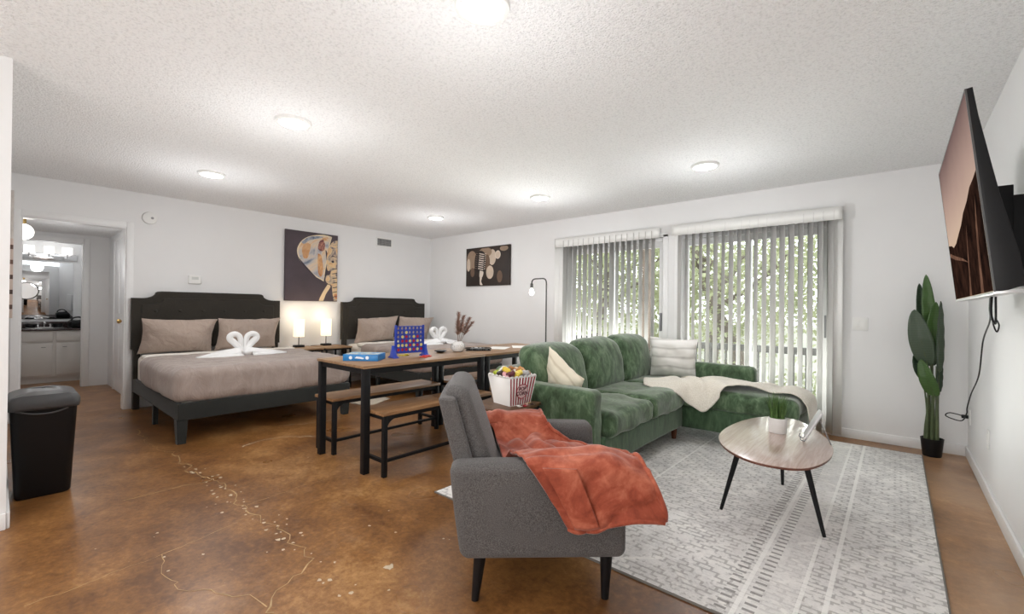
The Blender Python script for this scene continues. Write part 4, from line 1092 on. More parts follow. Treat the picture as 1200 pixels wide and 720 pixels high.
def popcorn():
    t = thing('popcorn_box', 'white open box with red stripes and a POP CORN emblem, full of snacks', 'box', (4.505, -2.888, 0.5205), math.radians(-10))
    card = plain('white_card', (0.83, 0.81, 0.78), 0.5, var=0.01); red = plain('stripe_red', srgb(158, 42, 56), 0.5, var=0.04)
    b, tp, h = 0.088, 0.118, 0.19
    m = MB()
    P = []
    for z, w in ((0, b), (h, tp)): P.append([Vector((x * w, y * w, z)) for x, y in ((-1, -1), (1, -1), (1, 1), (-1, 1))])
    m.grid(P, closed_u=True); m.bm.faces.new(m.bm.verts[:4] if False else [v for v in list(m.bm.verts)[:4]])
    # scalloped rim: little tongues along each top edge
    for k in range(4):
        R = Matrix.Rotation(k * PI / 2, 3, 'Z')
        for i in range(6):
            y0 = -tp + i * tp / 3; w = tp / 3
            pts = [(tp, y0, h)] + [(tp + 0.003 * math.sin(a), y0 + w / 2 - w / 2 * math.cos(a), h + 0.014 * math.sin(a)) for a in [PI * q / 8 for q in range(1, 8)]] + [(tp, y0 + w, h)]
            m.bm.faces.new([m.bm.verts.new(R @ Vector(p)) for p in pts])
    m.build('carton', card, t, solid=0.002)
    def on(y, s, off=0.0022):          # point on the striped +X face: y in -1..1, s in 0..1 height
        w = b + (tp - b) * s; return Vector((w + off, y * w, h * s))
    s = MB()
    for i in range(9):
        a = -0.96 + i * 0.222; c = a + 0.105
        s.grid([[on(a, 0.02), on(c, 0.02)], [on(a, 0.99), on(c, 0.99)]])
    s.build('stripes', red, t, recalc=False)
    def disc(r, off, n=32): return [on(r * math.cos(2 * PI * i / n) * 0.98, 0.5 + r * math.sin(2 * PI * i / n) * 0.54, off) for i in range(n)]
    e = MB(); e.bm.faces.new([e.bm.verts.new(p) for p in disc(0.50, 0.005)]); em = e.build('emblem', plain('emblem_white', srgb(226, 196, 196), 0.5), t, recalc=False)
    e = MB(); e.grid([disc(0.50, 0.0058), disc(0.44, 0.0058)], closed_u=True); e.build('emblem_ring', red, em, recalc=False)
    dk = plain('emblem_ink', srgb(92, 24, 36), 0.5)
    for txt, zc in (('POP', 0.535), ('CORN', 0.375)):
        cu = bpy.data.curves.new('letters', 'FONT'); cu.body = txt; cu.align_x = 'CENTER'; cu.size = 0.035; cu.extrude = 0.0003; cu.offset = 0.0010
        ob = bpy.data.objects.new('letters', cu); C.objects.link(ob)
        bpy.context.view_layer.update()
        me = bpy.data.meshes.new_from_object(ob.evaluated_get(bpy.context.evaluated_depsgraph_get()))
        bpy.data.objects.remove(ob); me.materials.clear(); me.materials.append(dk)
        w = b + (tp - b) * zc; sl = math.atan2(tp - b, h)
        me.transform(Matrix.Translation((w + 0.0068, 0, h * zc)) @ Matrix.Rotation(sl, 4, 'Y') @ Matrix(((0, 0, 1, 0), (1, 0, 0, 0), (0, 1, 0, 0), (0, 0, 0, 1))))
        lo = bpy.data.objects.new('lettering', me); C.objects.link(lo); lo.parent = em
    fill = MB(); fill.box(-0.1, -0.1, 0.08, 0.1, 0.1, 0.10); fill.build('liner', card, t)
    cols = [('lime green', (176, 190, 40)), ('white', (232, 228, 222)), ('yellow', (226, 196, 60)), ('dark brown', (52, 30, 24)), ('pink', (222, 190, 196)), ('golden brown', (186, 130, 62)), ('cream', (236, 222, 196)), ('tan', (168, 116, 84)), ('pale yellow', (226, 216, 120)), ('silver white', (214, 214, 218)), ('maroon', (96, 34, 44)), ('orange', (206, 140, 52)), ('beige', (226, 204, 176)), ('ivory', (238, 232, 214)), ('sage green', (150, 168, 110)), ('chocolate', (74, 46, 36)), ('rose', (214, 160, 164)), ('lemon', (238, 214, 84)), ('grey', (176, 176, 178)), ('caramel', (176, 116, 60))]
    spots = [(-0.075, -0.075), (-0.04, -0.05), (0.03, -0.075), (-0.02, -0.085), (0.055, -0.03), (0.06, 0.03), (0.0, -0.02), (0.07, 0.075), (-0.06, 0.0), (0.0, 0.04), (0.075, -0.075), (0.035, 0.06), (-0.05, 0.06), (0.02, 0.0), (-0.08, -0.03), (0.0, -0.055), (0.05, -0.09), (0.09, -0.02), (0.09, 0.045), (-0.03, 0.02)]
    for (nm, c), (x, y) in zip(cols, spots):
        mt = plain('wrapper_' + nm.replace(' ', '_'), srgb(*c), 0.3, var=0.18, scale=45)
        mm = MB(); sd = random.random() * 50
        mm.soft((0, 0, 0), (0.068, 0.05, 0.036), 0.0175, (6, 5, 2), lambda o, q, sd=sd: Vector((0, 0, 0.006 * nz(o, 60, sd))) + Vector((0, 0.004 * abs(q.x) ** 4 * math.sin(o.y * 500), 0)))
        o = mm.build('snack_packet', mt)
        p = t.matrix_basis @ Vector((x * 0.92, y * 0.92, h + 0.008 + random.uniform(0.0, 0.045) * (1 - abs(x) * 6)))
        o.matrix_basis = Matrix.Translation(p) @ Matrix.Rotation(random.uniform(0, 6), 4, 'Z') @ Matrix.Rotation(random.uniform(-0.7, 0.7), 4, 'X') @ Matrix.Rotation(random.uniform(-0.6, 0.6), 4, 'Y')
        tag(o, '%s wrapped snack heaped in the striped popcorn box' % nm, 'snack', 'snacks in the popcorn box')
    cand = [('white', (230, 225, 220)), ('red', (150, 40, 44)), ('brown', (110, 66, 46)), ('pale pink', (222, 180, 172)), ('tan', (176, 140, 110)), ('dark', (60, 42, 36)), ('gold', (186, 150, 90))]
    for i, (nm, c) in enumerate(cand):
        mt = plain('candy_' + nm.replace(' ', '_'), srgb(*c), 0.3, var=0.3, scale=90)
        mm = MB(); mm.soft((0, 0, 0), (0.026, 0.016, 0.014), 0.0065, (4, 3, 2))
        for s in (-1, 1): mm.prism([(s * 0.012, -0.002), (s * 0.024, -0.009), (s * 0.024, 0.009), (s * 0.012, 0.002)], -0.001, 0.001)
        o = mm.build('wrapped_candy', mt)
        q = Matrix.Translation((4.485, -2.945, 0)) @ Matrix.Rotation(math.radians(12), 4, 'Z') @ Vector((0.135 + 0.02 * (i % 2) + 0.012 * (i % 3), -0.04 + 0.022 * i, 0.5275))
        o.matrix_basis = Matrix.Translation(q) @ Matrix.Rotation(i * 1.1, 4, 'Z')
        tag(o, '%s wrapped candy on the side table in front of the popcorn box' % nm, 'candy', 'candies on the side table')
popcorn()

# ------------------------------------------------------------------ grey armchair and orange throw
AR = math.radians(43)
AO = Matrix.Translation((5.24, -4.02, 0)) @ Matrix.Rotation(AR, 4, 'Z')
def armchair():
    t = thing('armchair', 'grey tweed armchair with black tapered legs in the foreground', 'armchair', (5.24, -4.02, 0), AR)
    G = 'grey_tweed'; W = 0.72
    def bow(o, q): return Vector((0, 0, 0))
    def arm(y, zc, hh):
        m = MB()
        def fn(o, q): return Vector((-0.05 * (o.z + 0.19) / 0.38 * (1 if q.x < 0 else 0.15) * abs(q.x) + 0.004 * q.x * (1 - q.z ** 2), 0.004 * q.y * (1 - q.x ** 2) * (1 - q.z ** 2), 0.004 * (1 - q.x ** 2) if q.z > 0 else 0))
        m.soft((0.316, y, zc), (0.657, 0.125, hh), 0.036, (8, 2, 6), fn); m.build('arm', G, t)
    arm(0.0625, 0.368, 0.373); arm(W - 0.0625, 0.376, 0.378)
    m = MB(); m.soft((0.32, W / 2, 0.265), (0.62, W - 0.24, 0.15), 0.025, (6, 6, 2)); m.build('seat_base', G, t)
    m = MB(); m.soft((0.365, W / 2, 0.40), (0.60, W - 0.255, 0.145), 0.045, (10, 10, 3), lambda o, q: Vector((0, 0, 0.02 * (1 - q.x ** 2) * (1 - q.y ** 2) if q.z > 0 else 0))); m.build('seat_cushion', G, t)
    # back: a wedge slab leaning backwards with a loose cushion in front of it
    def slope(z): return -0.113 + (0.80 - z) * 0.255
    def slab(o, q):
        z = o.z + 0.54; s = slope(z) - slope(0.54)
        return Vector((s + (0.018 * (1 - (z - 0.28) / 0.52) if q.x > 0 else 0), 0, 0.012 * (1 - q.y ** 2) if q.z > 0.9 else 0))
    m = MB(); m.soft((slope(0.54) + 0.03, W / 2, 0.54), (0.07, 0.54, 0.52), 0.012, (2, 8, 10), slab); m.build('backrest', G, t)
    def cush(o, q):
        z = o.z + 0.62; s = (-0.045 + (0.83 - z) * 0.34) - (-0.045 + (0.83 - 0.62) * 0.34)
        b = 0.022 * (1 - q.y ** 2) * (1 - q.z ** 2) * (1 if q.x > 0 else 0.2)
        return Vector((s + b + 0.003 * nz(o, 9, 3), 0, (0.014 * (1 - q.y ** 2)) if q.z > 0.7 else 0))
    m = MB(); m.soft((0.018, W / 2, 0.625), (0.10, 0.475, 0.43), 0.042, (4, 12, 10), cush); m.build('back_cushion', G, t)
    for x in (0.065, 0.575):
        for y in (0.055, W - 0.055):
            d = -0.02 if x < 0.3 else -0.005
            l = MB(); l.lathe([(0.004, 0), (0.015, 0), (0.0265, 0.195), (0.004, 0.195)], 20)
            for v in l.bm.verts:
                f = 1 - v.co.z / 0.195; v.co = Vector((x + v.co.x + d * f, y + v.co.y, v.co.z))
            l.build('leg', 'black_plastic', t)
armchair()
def orange_throw():
    R = [[(.03, .735, .50), (.10, .737, .49), (.19, .737, .48), (.28, .737, .485), (.36, .735, .50)],
         [(.04, .715, .590), (.11, .715, .594), (.20, .715, .594), (.28, .715, .594), (.365, .715, .590)],
         [(.06, .61, .596), (.13, .61, .602), (.21, .61, .598), (.29, .61, .602), (.37, .61, .594)],
         [(.10, .575, .54), (.17, .565, .53), (.25, .56, .535), (.32, .565, .53), (.40, .57, .54)],
         [(.12, .53, .492), (.20, .52, .496), (.30, .52, .50), (.40, .53, .492), (.50, .54, .484)],
         [(.14, .38, .492), (.24, .37, .51), (.35, .37, .505), (.46, .38, .50), (.60, .39, .486)],
         [(.16, .22, .495), (.27, .21, .52), (.39, .21, .525), (.52, .21, .525), (.655, .22, .515)],
         [(.19, .125, .562), (.31, .12, .575), (.43, .12, .579), (.555, .12, .585), (.69, .12, .55)],
         [(.225, .04, .572), (.345, .035, .578), (.465, .03, .584), (.585, .03, .584), (.715, .03, .535)],
         [(.25, -.012, .558), (.36, -.02, .558), (.475, -.028, .56), (.61, -.03, .55), (.74, -.03, .485)],
         [(.32, -.022, .46), (.405, -.034, .45), (.505, -.04, .455), (.635, -.042, .455), (.765, -.04, .415)],
         [(.405, -.024, .325), (.455, -.035, .318), (.53, -.045, .333), (.645, -.05, .368), (.775, -.048, .352)]]
    P = loft(R, 12, 8)
    n, mm = len(P), len(P[0])
    for j in range(n):
        for i in range(mm):
            p = P[j][i]; u, v = j / (n - 1), i / (mm - 1)
            fold = (abs(math.sin(u * 9 + 5 * nz(p, 3, 1) + v * 4)) ** 1.5 - 0.4) * 0.026 + 0.012 * nz(p, 8, 3) + 0.005 * nz(p, 20, 5)
            if p.y < 0.0: p.y -= abs(fold) * 1.1
            elif p.z < 0.55: p.z += abs(fold) * 1.6
            else: p.z += abs(fold) * 0.7
    Wd = [[AO @ p for p in r] for r in P]
    t = thing('orange_throw', 'rust orange fleece throw draped over the grey armchair', 'throw', AO @ Vector((.4, .3, .5)))
    m = MB(); m.grid(Wd); m.build('cloth', 'orange_throw', t, world=True, solid=0.011, sharp=85)
    h = MB()
    edge = [Wd[j][-1] for j in range(n)]; h.tube([p + Vector((0, 0, 0.004)) for p in edge], 0.011, 10); h.tube([Wd[0][i] for i in range(mm)], 0.0075, 10); h.tube([Wd[-1][i] for i in range(mm)], 0.010, 10)
    h.build('hem', 'orange_throw', t, world=True)
    # the second layer of the folded throw, showing as a strip on the front side
    R2 = [[(.30, -.034, .562), (.375, -.042, .562), (.43, -.046, .562)], [(.36, -.045, .46), (.42, -.052, .455), (.475, -.056, .45)], [(.425, -.046, .335), (.47, -.055, .335), (.515, -.06, .345)]]
    m = MB(); m.grid([[AO @ (p + Vector((0, -0.012, 0))) for p in r] for r in loft(R2, 6, 6)]); m.build('folded_edge', 'orange_throw', t, world=True, solid=0.01, sharp=85)
orange_throw()

# ------------------------------------------------------------------ coffee table and what stands on it
def coffee_table():
    O = Vector((5.985, -2.24, 0)); z1 = 0.45
    t = thing('coffee_table', 'rounded triangular wood coffee table on three slanted black legs', 'table', (O.x, O.y, 0.0095))
    t.matrix_basis = Matrix.Translation((O.x, O.y, 0))
    pts = [(5.741, -2.507), (5.831, -2.701), (5.982, -2.831), (6.155, -2.812), (6.237, -2.675), (6.271, -2.425), (6.218, -2.131), (6.074, -1.804), (5.958, -1.70), (5.822, -1.775), (5.744, -1.996), (5.716, -2.28)]
    pts = [Vector((x - O.x, y - O.y, 0)) for x, y in pts]
    k = len(pts); ring = []
    for i in range(k):
        p0, p1, p2, p3 = pts[i - 1], pts[i], pts[(i + 1) % k], pts[(i + 2) % k]
        for q in range(8):
            a = q / 8; ring.append(0.5 * ((2 * p1) + (p2 - p0) * a + (2 * p0 - 5 * p1 + 4 * p2 - p3) * a * a + (3 * p1 - p0 - 3 * p2 + p3) * a ** 3))
    c = sum(ring, Vector()) / len(ring)
    for _ in range(6): ring = [(ring[i - 1] + ring[i] * 2 + ring[(i + 1) % len(ring)]) / 4 for i in range(len(ring))]
    m = MB(); m.prism([(p.x, p.y) for p in ring], z1 - 0.004, z1, 0.002); top = m.build('tabletop', 'coffee_top', t)
    m = MB(); P = []
    for s, z in ((0.90, z1 - 0.026), (0.985, z1 - 0.016), (0.995, z1 - 0.004)): P.append([c + (p - c) * s + Vector((0, 0, z)) for p in ring])
    m.grid(P, closed_u=True); m.bm.faces.new([m.bm.verts.new(p.co) for p in list(m.bm.verts)[:len(ring)]]); m.build('edge_band', 'coffee_edge', t)
    for (bx, by), (tx, ty) in (((5.738, -2.433), (5.835, -2.38)), ((5.937, -1.76), (5.955, -1.92)), ((6.234, -2.415), (6.13, -2.38))):
        l = MB(); l.tube([(bx - O.x, by - O.y, 0.0095), (bx + (tx - bx) * 0.05 - O.x, by + (ty - by) * 0.05 - O.y, 0.03), (tx - O.x, ty - O.y, z1 - 0.02)], [0.0085, 0.0095, 0.017], 18); l.build('leg', 'black_metal', t)
    return z1
CT = coffee_table()
def grass_pot():
    t = thing('potted_grass', 'small white pot of green grass on the coffee table', 'plant', (5.975, -2.165, CT + 0.0005))
    m = MB(); m.lathe([(0.004, 0), (0.044, 0), (0.047, 0.004), (0.049, 0.086), (0.047, 0.088), (0.045, 0.086), (0.044, 0.07), (0.004, 0.07)], 40); m.build('pot', 'ceramic', t)
    m = MB(); m.lathe([(0.003, 0.066), (0.0445, 0.066), (0.0445, 0.075), (0.02, 0.079), (0.003, 0.079)], 24); m.build('soil', 'soil', t)
    g = MB()
    for i in range(210):
        a = random.random() * 6.283; r = 0.038 * math.sqrt(random.random()); x, y = r * math.cos(a), r * math.sin(a)
        h = random.uniform(0.09, 0.165); ln = random.uniform(0.0, 0.35); lx, ly = x / 0.04 * 0.035 * random.uniform(0.3, 1.2) + random.gauss(0, .008), y / 0.04 * 0.035 * random.uniform(0.3, 1.2) + random.gauss(0, .008)
        wd = random.uniform(0.0018, 0.0034); b = a + random.uniform(-1, 1); e = Vector((-math.sin(b), math.cos(b), 0)) * wd
        L, Rr = [], []
        for q in range(5):
            s = q / 4; p = Vector((x + lx * s * s, y + ly * s * s, 0.074 + h * s)); L.append(p - e * (1 - s * 0.85)); Rr.append(p + e * (1 - s * 0.85))
        g.grid([L, Rr])
    g.build('grass', 'grass_blade', t, recalc=False)
grass_pot()
def photo_stand():
    t = thing('tablet_stand', 'slim pale tablet propped on a wire stand on the coffee table', 'stand', (6.165, -2.245, CT + 0.0005), math.radians(12))
    a = math.radians(27)
    m = MB(); m.soft((0, 0, 0), (0.014, 0.11, 0.165), 0.006, (1, 6, 8))
    mt = Matrix.Translation((-0.004, 0, 0.098)) @ Matrix.Rotation(a, 4, 'Y')
    for v in m.bm.verts: v.co = mt @ v.co
    m.build('tablet', plain('silver_case', (0.62, 0.62, 0.63), 0.35, 0.3), t)
    w = MB()
    for y in (-0.035, 0.035):
        w.tube(fillet_path([(-0.062, y, 0.03), (-0.066, y, 0.010), (-0.046, y, 0.003), (0.028, y, 0.145)], 0.008), 0.0028, 8)
        w.tube([(0.026, y, 0.125), (0.075, y, 0.003)], 0.0028, 8)
    w.tube([(-0.046, -0.035, 0.003), (-0.046, 0.035, 0.003)], 0.0028, 8); w.tube([(0.075, -0.035, 0.003), (0.075, 0.035, 0.003)], 0.0028, 8)
    w.build('wire_stand', plain('wire_grey', (0.28, 0.28, 0.29), 0.35, 0.8), t)
photo_stand()

# ------------------------------------------------------------------ tall plant
def banana_plant():
    X0, Y0 = 6.735, -0.185
    t = thing('potted_plant', 'tall artificial banana leaf plant in a black pot in the right corner', 'plant', (X0, Y0, 0))
    m = MB(); m.lathe([(0.004, 0), (0.056, 0), (0.06, 0.006), (0.072, 0.138), (0.074, 0.146), (0.069, 0.146), (0.064, 0.12), (0.004, 0.12)], 36); m.build('pot', 'black_plastic', t)
    m = MB(); m.lathe([(0.003, 0.115), (0.065, 0.115), (0.065, 0.124), (0.003, 0.13)], 24); m.build('soil', 'soil', t)
    fx = lambda px: (px - 1091) * 0.0052; fz = lambda py: (536 - py) * 0.0069
    leaves = [('leaf_dark', (1082, 395), (1075, 330), 0.075, 0.05, 0.2), ('leaf_bright', (1091, 412), (1082.5, 320), 0.10, -0.02, 0.15), ('leaf_grey', (1085, 428), (1069, 362), 0.165, -0.06, -0.12), ('leaf_bright', (1087, 412), (1094, 353), 0.095, -0.05, 0.25),
              ('leaf_grey', (1098, 436), (1099, 352), 0.085, -0.07, 0.9), ('leaf_bright', (1093, 464), (1077, 421), 0.115, -0.09, -0.25), ('leaf_dark', (1080, 446), (1070, 416), 0.08, 0.0, 0.3), ('leaf_dark', (1089, 430), (1088, 370), 0.11, 0.03, 0.0), ('leaf_dark', (1098, 460), (1100, 415), 0.06, -0.02, 0.8)]
    bases = [(-0.02, 0.0), (0.0, 0.02), (-0.03, -0.02), (0.005, -0.03), (0.03, -0.02), (0.0, -0.04), (-0.035, 0.01), (0.01, 0.03), (0.035, 0.01)]
    for (mt, b, e, wd, dy, tw), (bx, by) in zip(leaves, bases):
        p0 = Vector((fx(b[0]), dy * 0.6, fz(b[1]))); p1 = Vector((fx(e[0]), dy, fz(e[1])))
        mid = (p0 + p1) / 2 + Vector((-0.004, -0.025, 0))
        ax = smooth_path([p0, mid, p1], 9); n = len(ax)
        side = Vector((math.cos(tw), math.sin(tw), 0))
        P = []
        for i, c in enumerate(ax):
            s = i / (n - 1); w = 2.2 * wd * (s ** 0.5) * ((1 - s) ** 0.8) + 0.003
            fr = side.cross((p1 - p0).normalized())
            P.append([c + side * (w / 2 * q) + fr * (0.10 * w * abs(q) - 0.002 * math.sin(i * 1.9 + q * 3)) for q in (-1, -0.66, -0.33, 0, 0.33, 0.66, 1)])
        lf = MB(); lf.grid(P); lo = lf.build('leaf', mt, t, solid=0.002, sharp=80)
        st = MB(); st.tube(smooth_path([(bx, by, 0.12), (bx * 0.9, by * 0.9, 0.12 + (p0.z - 0.12) * 0.5), tuple(p0)], 6) + [c + Vector((0, 0.001, 0)) for c in ax[2:-3:3]], [0.0085 - 0.0068 * min(1, (i / 16) ** 1.6) for i in range(13 + len(ax[2:-3:3]))], 10)
        st.build('stalk', 'stalk', lo)
    for a, (x, y, h) in enumerate(((0.0, -0.02, 0.5), (0.028, -0.035, 0.62), (-0.04, 0.0, 0.24))):
        st = MB(); st.tube([(x, y, 0.12), (x * 0.95, y, 0.12 + h * 0.5), (x * 0.8, y * 0.6, 0.12 + h)], [0.014, 0.011, 0.005], 12); st.build('stem', 'stalk', t)
banana_plant()

# ------------------------------------------------------------------ television
def television():
    t = thing('television', 'wall-mounted flat television tilted down, showing a rocky sunset', 'television', (6.756, -2.44, 1.243))
    w2, h, a = 0.619, 0.70, 0.1031
    Rm = Matrix.Rotation(-a, 4, 'Y')
    # local frame: x = into the set (towards the wall), y along the wall, z up; the whole set tilts about its bottom edge
    def tr(m):
        for v in m.bm.verts: v.co = Rm @ v.co
        return m
    m = MB(); P = [(0, 0), (0.016, -0.001), (0.07, 0.015), (0.066, 0.12), (0.042, 0.32), (0.02, 0.6), (0.016, h), (0, h)]
    m.prism([(x, z) for x, z in P], -w2, w2, 0.002)
    for v in m.bm.verts: v.co = Vector((v.co.x, v.co.z, v.co.y))
    tr(m).build('housing', 'black_plastic', t)
    bz = MB()
    bz.box(-0.004, -w2, 0, 0.001, -w2 + 0.006, h); bz.box(-0.004, w2 - 0.006, 0, 0.001, w2, h); bz.box(-0.004, -w2 + 0.006, h - 0.006, 0.001, w2 - 0.006, h)
    tr(bz).build('bezel', plain('bezel', (0.10, 0.10, 0.10), 0.35, 0.6), t)
    bz = MB(); bz.box(-0.006, -w2, -0.008, 0.07, w2, 0.003, 0.001); tr(bz).build('lower_trim', plain('silver_trim', (0.6, 0.6, 0.6), 0.3, 0.8), t)
    k = NT('screen_sky'); sp = k.n('ShaderNodeSeparateXYZ'); k.l(k.obj(), sp.inputs[0])
    f = k.math('ADD', sp.outputs[2], k.math('MULTIPLY', k.noise(5, 3), 0.06))
    sky = k.ramp(f, [(0.12, srgb(226, 196, 156)), (0.36, srgb(206, 178, 158)), (0.52, srgb(178, 150, 138)), (0.74, srgb(112, 90, 88))])
    em = k.n('ShaderNodeEmission'); em.inputs[1].default_value = 0.62; k.l(sky, em.inputs[0]); k.l(em.outputs[0], k.out.inputs[0])
    s = MB(); s.box(-0.003, -w2 + 0.006, 0.004, 0.0005, w2 - 0.006, h - 0.006); so = tr(s).build('screen', k.m, t)
    def shade(nm, c1, c2, sc):
        q = NT(nm); ff = q.noise(sc, 5, 0.65)
        em = q.n('ShaderNodeEmission'); em.inputs[1].default_value = 0.62; q.l(q.ramp(ff, [(0.35, c1), (0.65, c2)]), em.inputs[0]); q.l(em.outputs[0], q.out.inputs[0]); return q.m
    rock = shade('screen_rock', srgb(22, 14, 12), srgb(58, 38, 30), 9); lit = shade('screen_rock_lit', srgb(88, 62, 50), srgb(132, 98, 80), 12)
    # y runs from the far (window) edge to the near edge; picture coords: a = 0 far .. 1 near, b = height 0..1
    A = lambda a, b, o: Vector((-0.0035 - o, w2 - 0.006 - a * (2 * w2 - 0.012), 0.004 + b * (h - 0.01)))
    def shp(name, pts, mt, o):
        m = MB(); m.bm.faces.new([m.bm.verts.new(A(a, b, o)) for a, b in pts]); tr(m).build(name, mt, so, recalc=False)
    shp('screen_picture', [(0, 0), (1, 0), (1, 0.60), (0.93, 0.585), (0.84, 0.575), (0.74, 0.53), (0.62, 0.50), (0.52, 0.45), (0.42, 0.42), (0.30, 0.38), (0.20, 0.37), (0.12, 0.40), (0, 0.42)], rock, 0.0006)
    shp('screen_picture', [(0.02, 0.36), (0.2, 0.31), (0.45, 0.25), (0.6, 0.2), (0.44, 0.235), (0.2, 0.28), (0.02, 0.33)], lit, 0.0012)
    shp('screen_picture', [(0.5, 0), (0.56, 0.0), (0.60, 0.2), (0.66, 0.42), (0.61, 0.3), (0.55, 0.12)], lit, 0.0012)
    shp('screen_picture', [(0.78, 0), (0.84, 0.0), (0.86, 0.2), (0.92, 0.5), (0.86, 0.36), (0.81, 0.15)], lit, 0.0012)
    mm = MB(); mm.box(0.165, -0.2, 0.05, 0.198, 0.2, 0.42, 0.003); mm.box(0.05, -0.16, 0.06, 0.10, -0.11, 0.44, 0.003); mm.box(0.05, 0.11, 0.06, 0.10, 0.16, 0.44, 0.003)
    mm.box(0.085, -0.15, 0.10, 0.17, -0.10, 0.40, 0.003); mm.box(0.085, 0.10, 0.10, 0.17, 0.15, 0.40, 0.003)
    mm.build('wall_mount', 'black_metal', t)
    cb = MB()
    cb.tube(smooth_path([(6.80, -2.6, 1.27), (6.80, -2.57, 1.17), (6.815, -2.54, 1.13), (6.82, -2.51, 1.17), (6.82, -2.5, 1.27)], 8), 0.004, 8)
    cb.tube(smooth_path([(6.83, -2.3, 1.27), (6.835, -2.28, 1.15), (6.85, -2.27, 1.09), (6.86, -2.25, 1.12), (6.85, -2.24, 1.15)], 8), 0.003, 8)
    cb.build('loose_cable', 'black_plastic', t, world=True)
television()
def tv_cable():
    t = thing('power_cable', 'thin black power cable hanging from the television to the corner outlet', 'cable', (6.93, -0.5, 0.36))
    pts = smooth_path([(6.86, -2.0, 1.26), (6.874, -1.85, 1.20), (6.902, -1.6, 1.13), (6.917, -1.2, 1.0), (6.929, -.9, .758), (6.929, -.5, .577), (6.928, -.28, .44), (6.928, -.25, .39), (6.90, -.28, .335), (6.84, -.3, .345), (6.806, -.3, .366), (6.83, -.28, .385), (6.88, -.22, .37), (6.925, -.17, .351)], 10)
    m = MB(); m.tube(pts, 0.004, 8); m.build('cord', 'black_plastic', t, world=True)
    m = MB(); m.box(6.905, -0.185, 0.338, 6.944, -0.155, 0.364, 0.004); m.build('plug', 'black_plastic', t, world=True)
tv_cable()

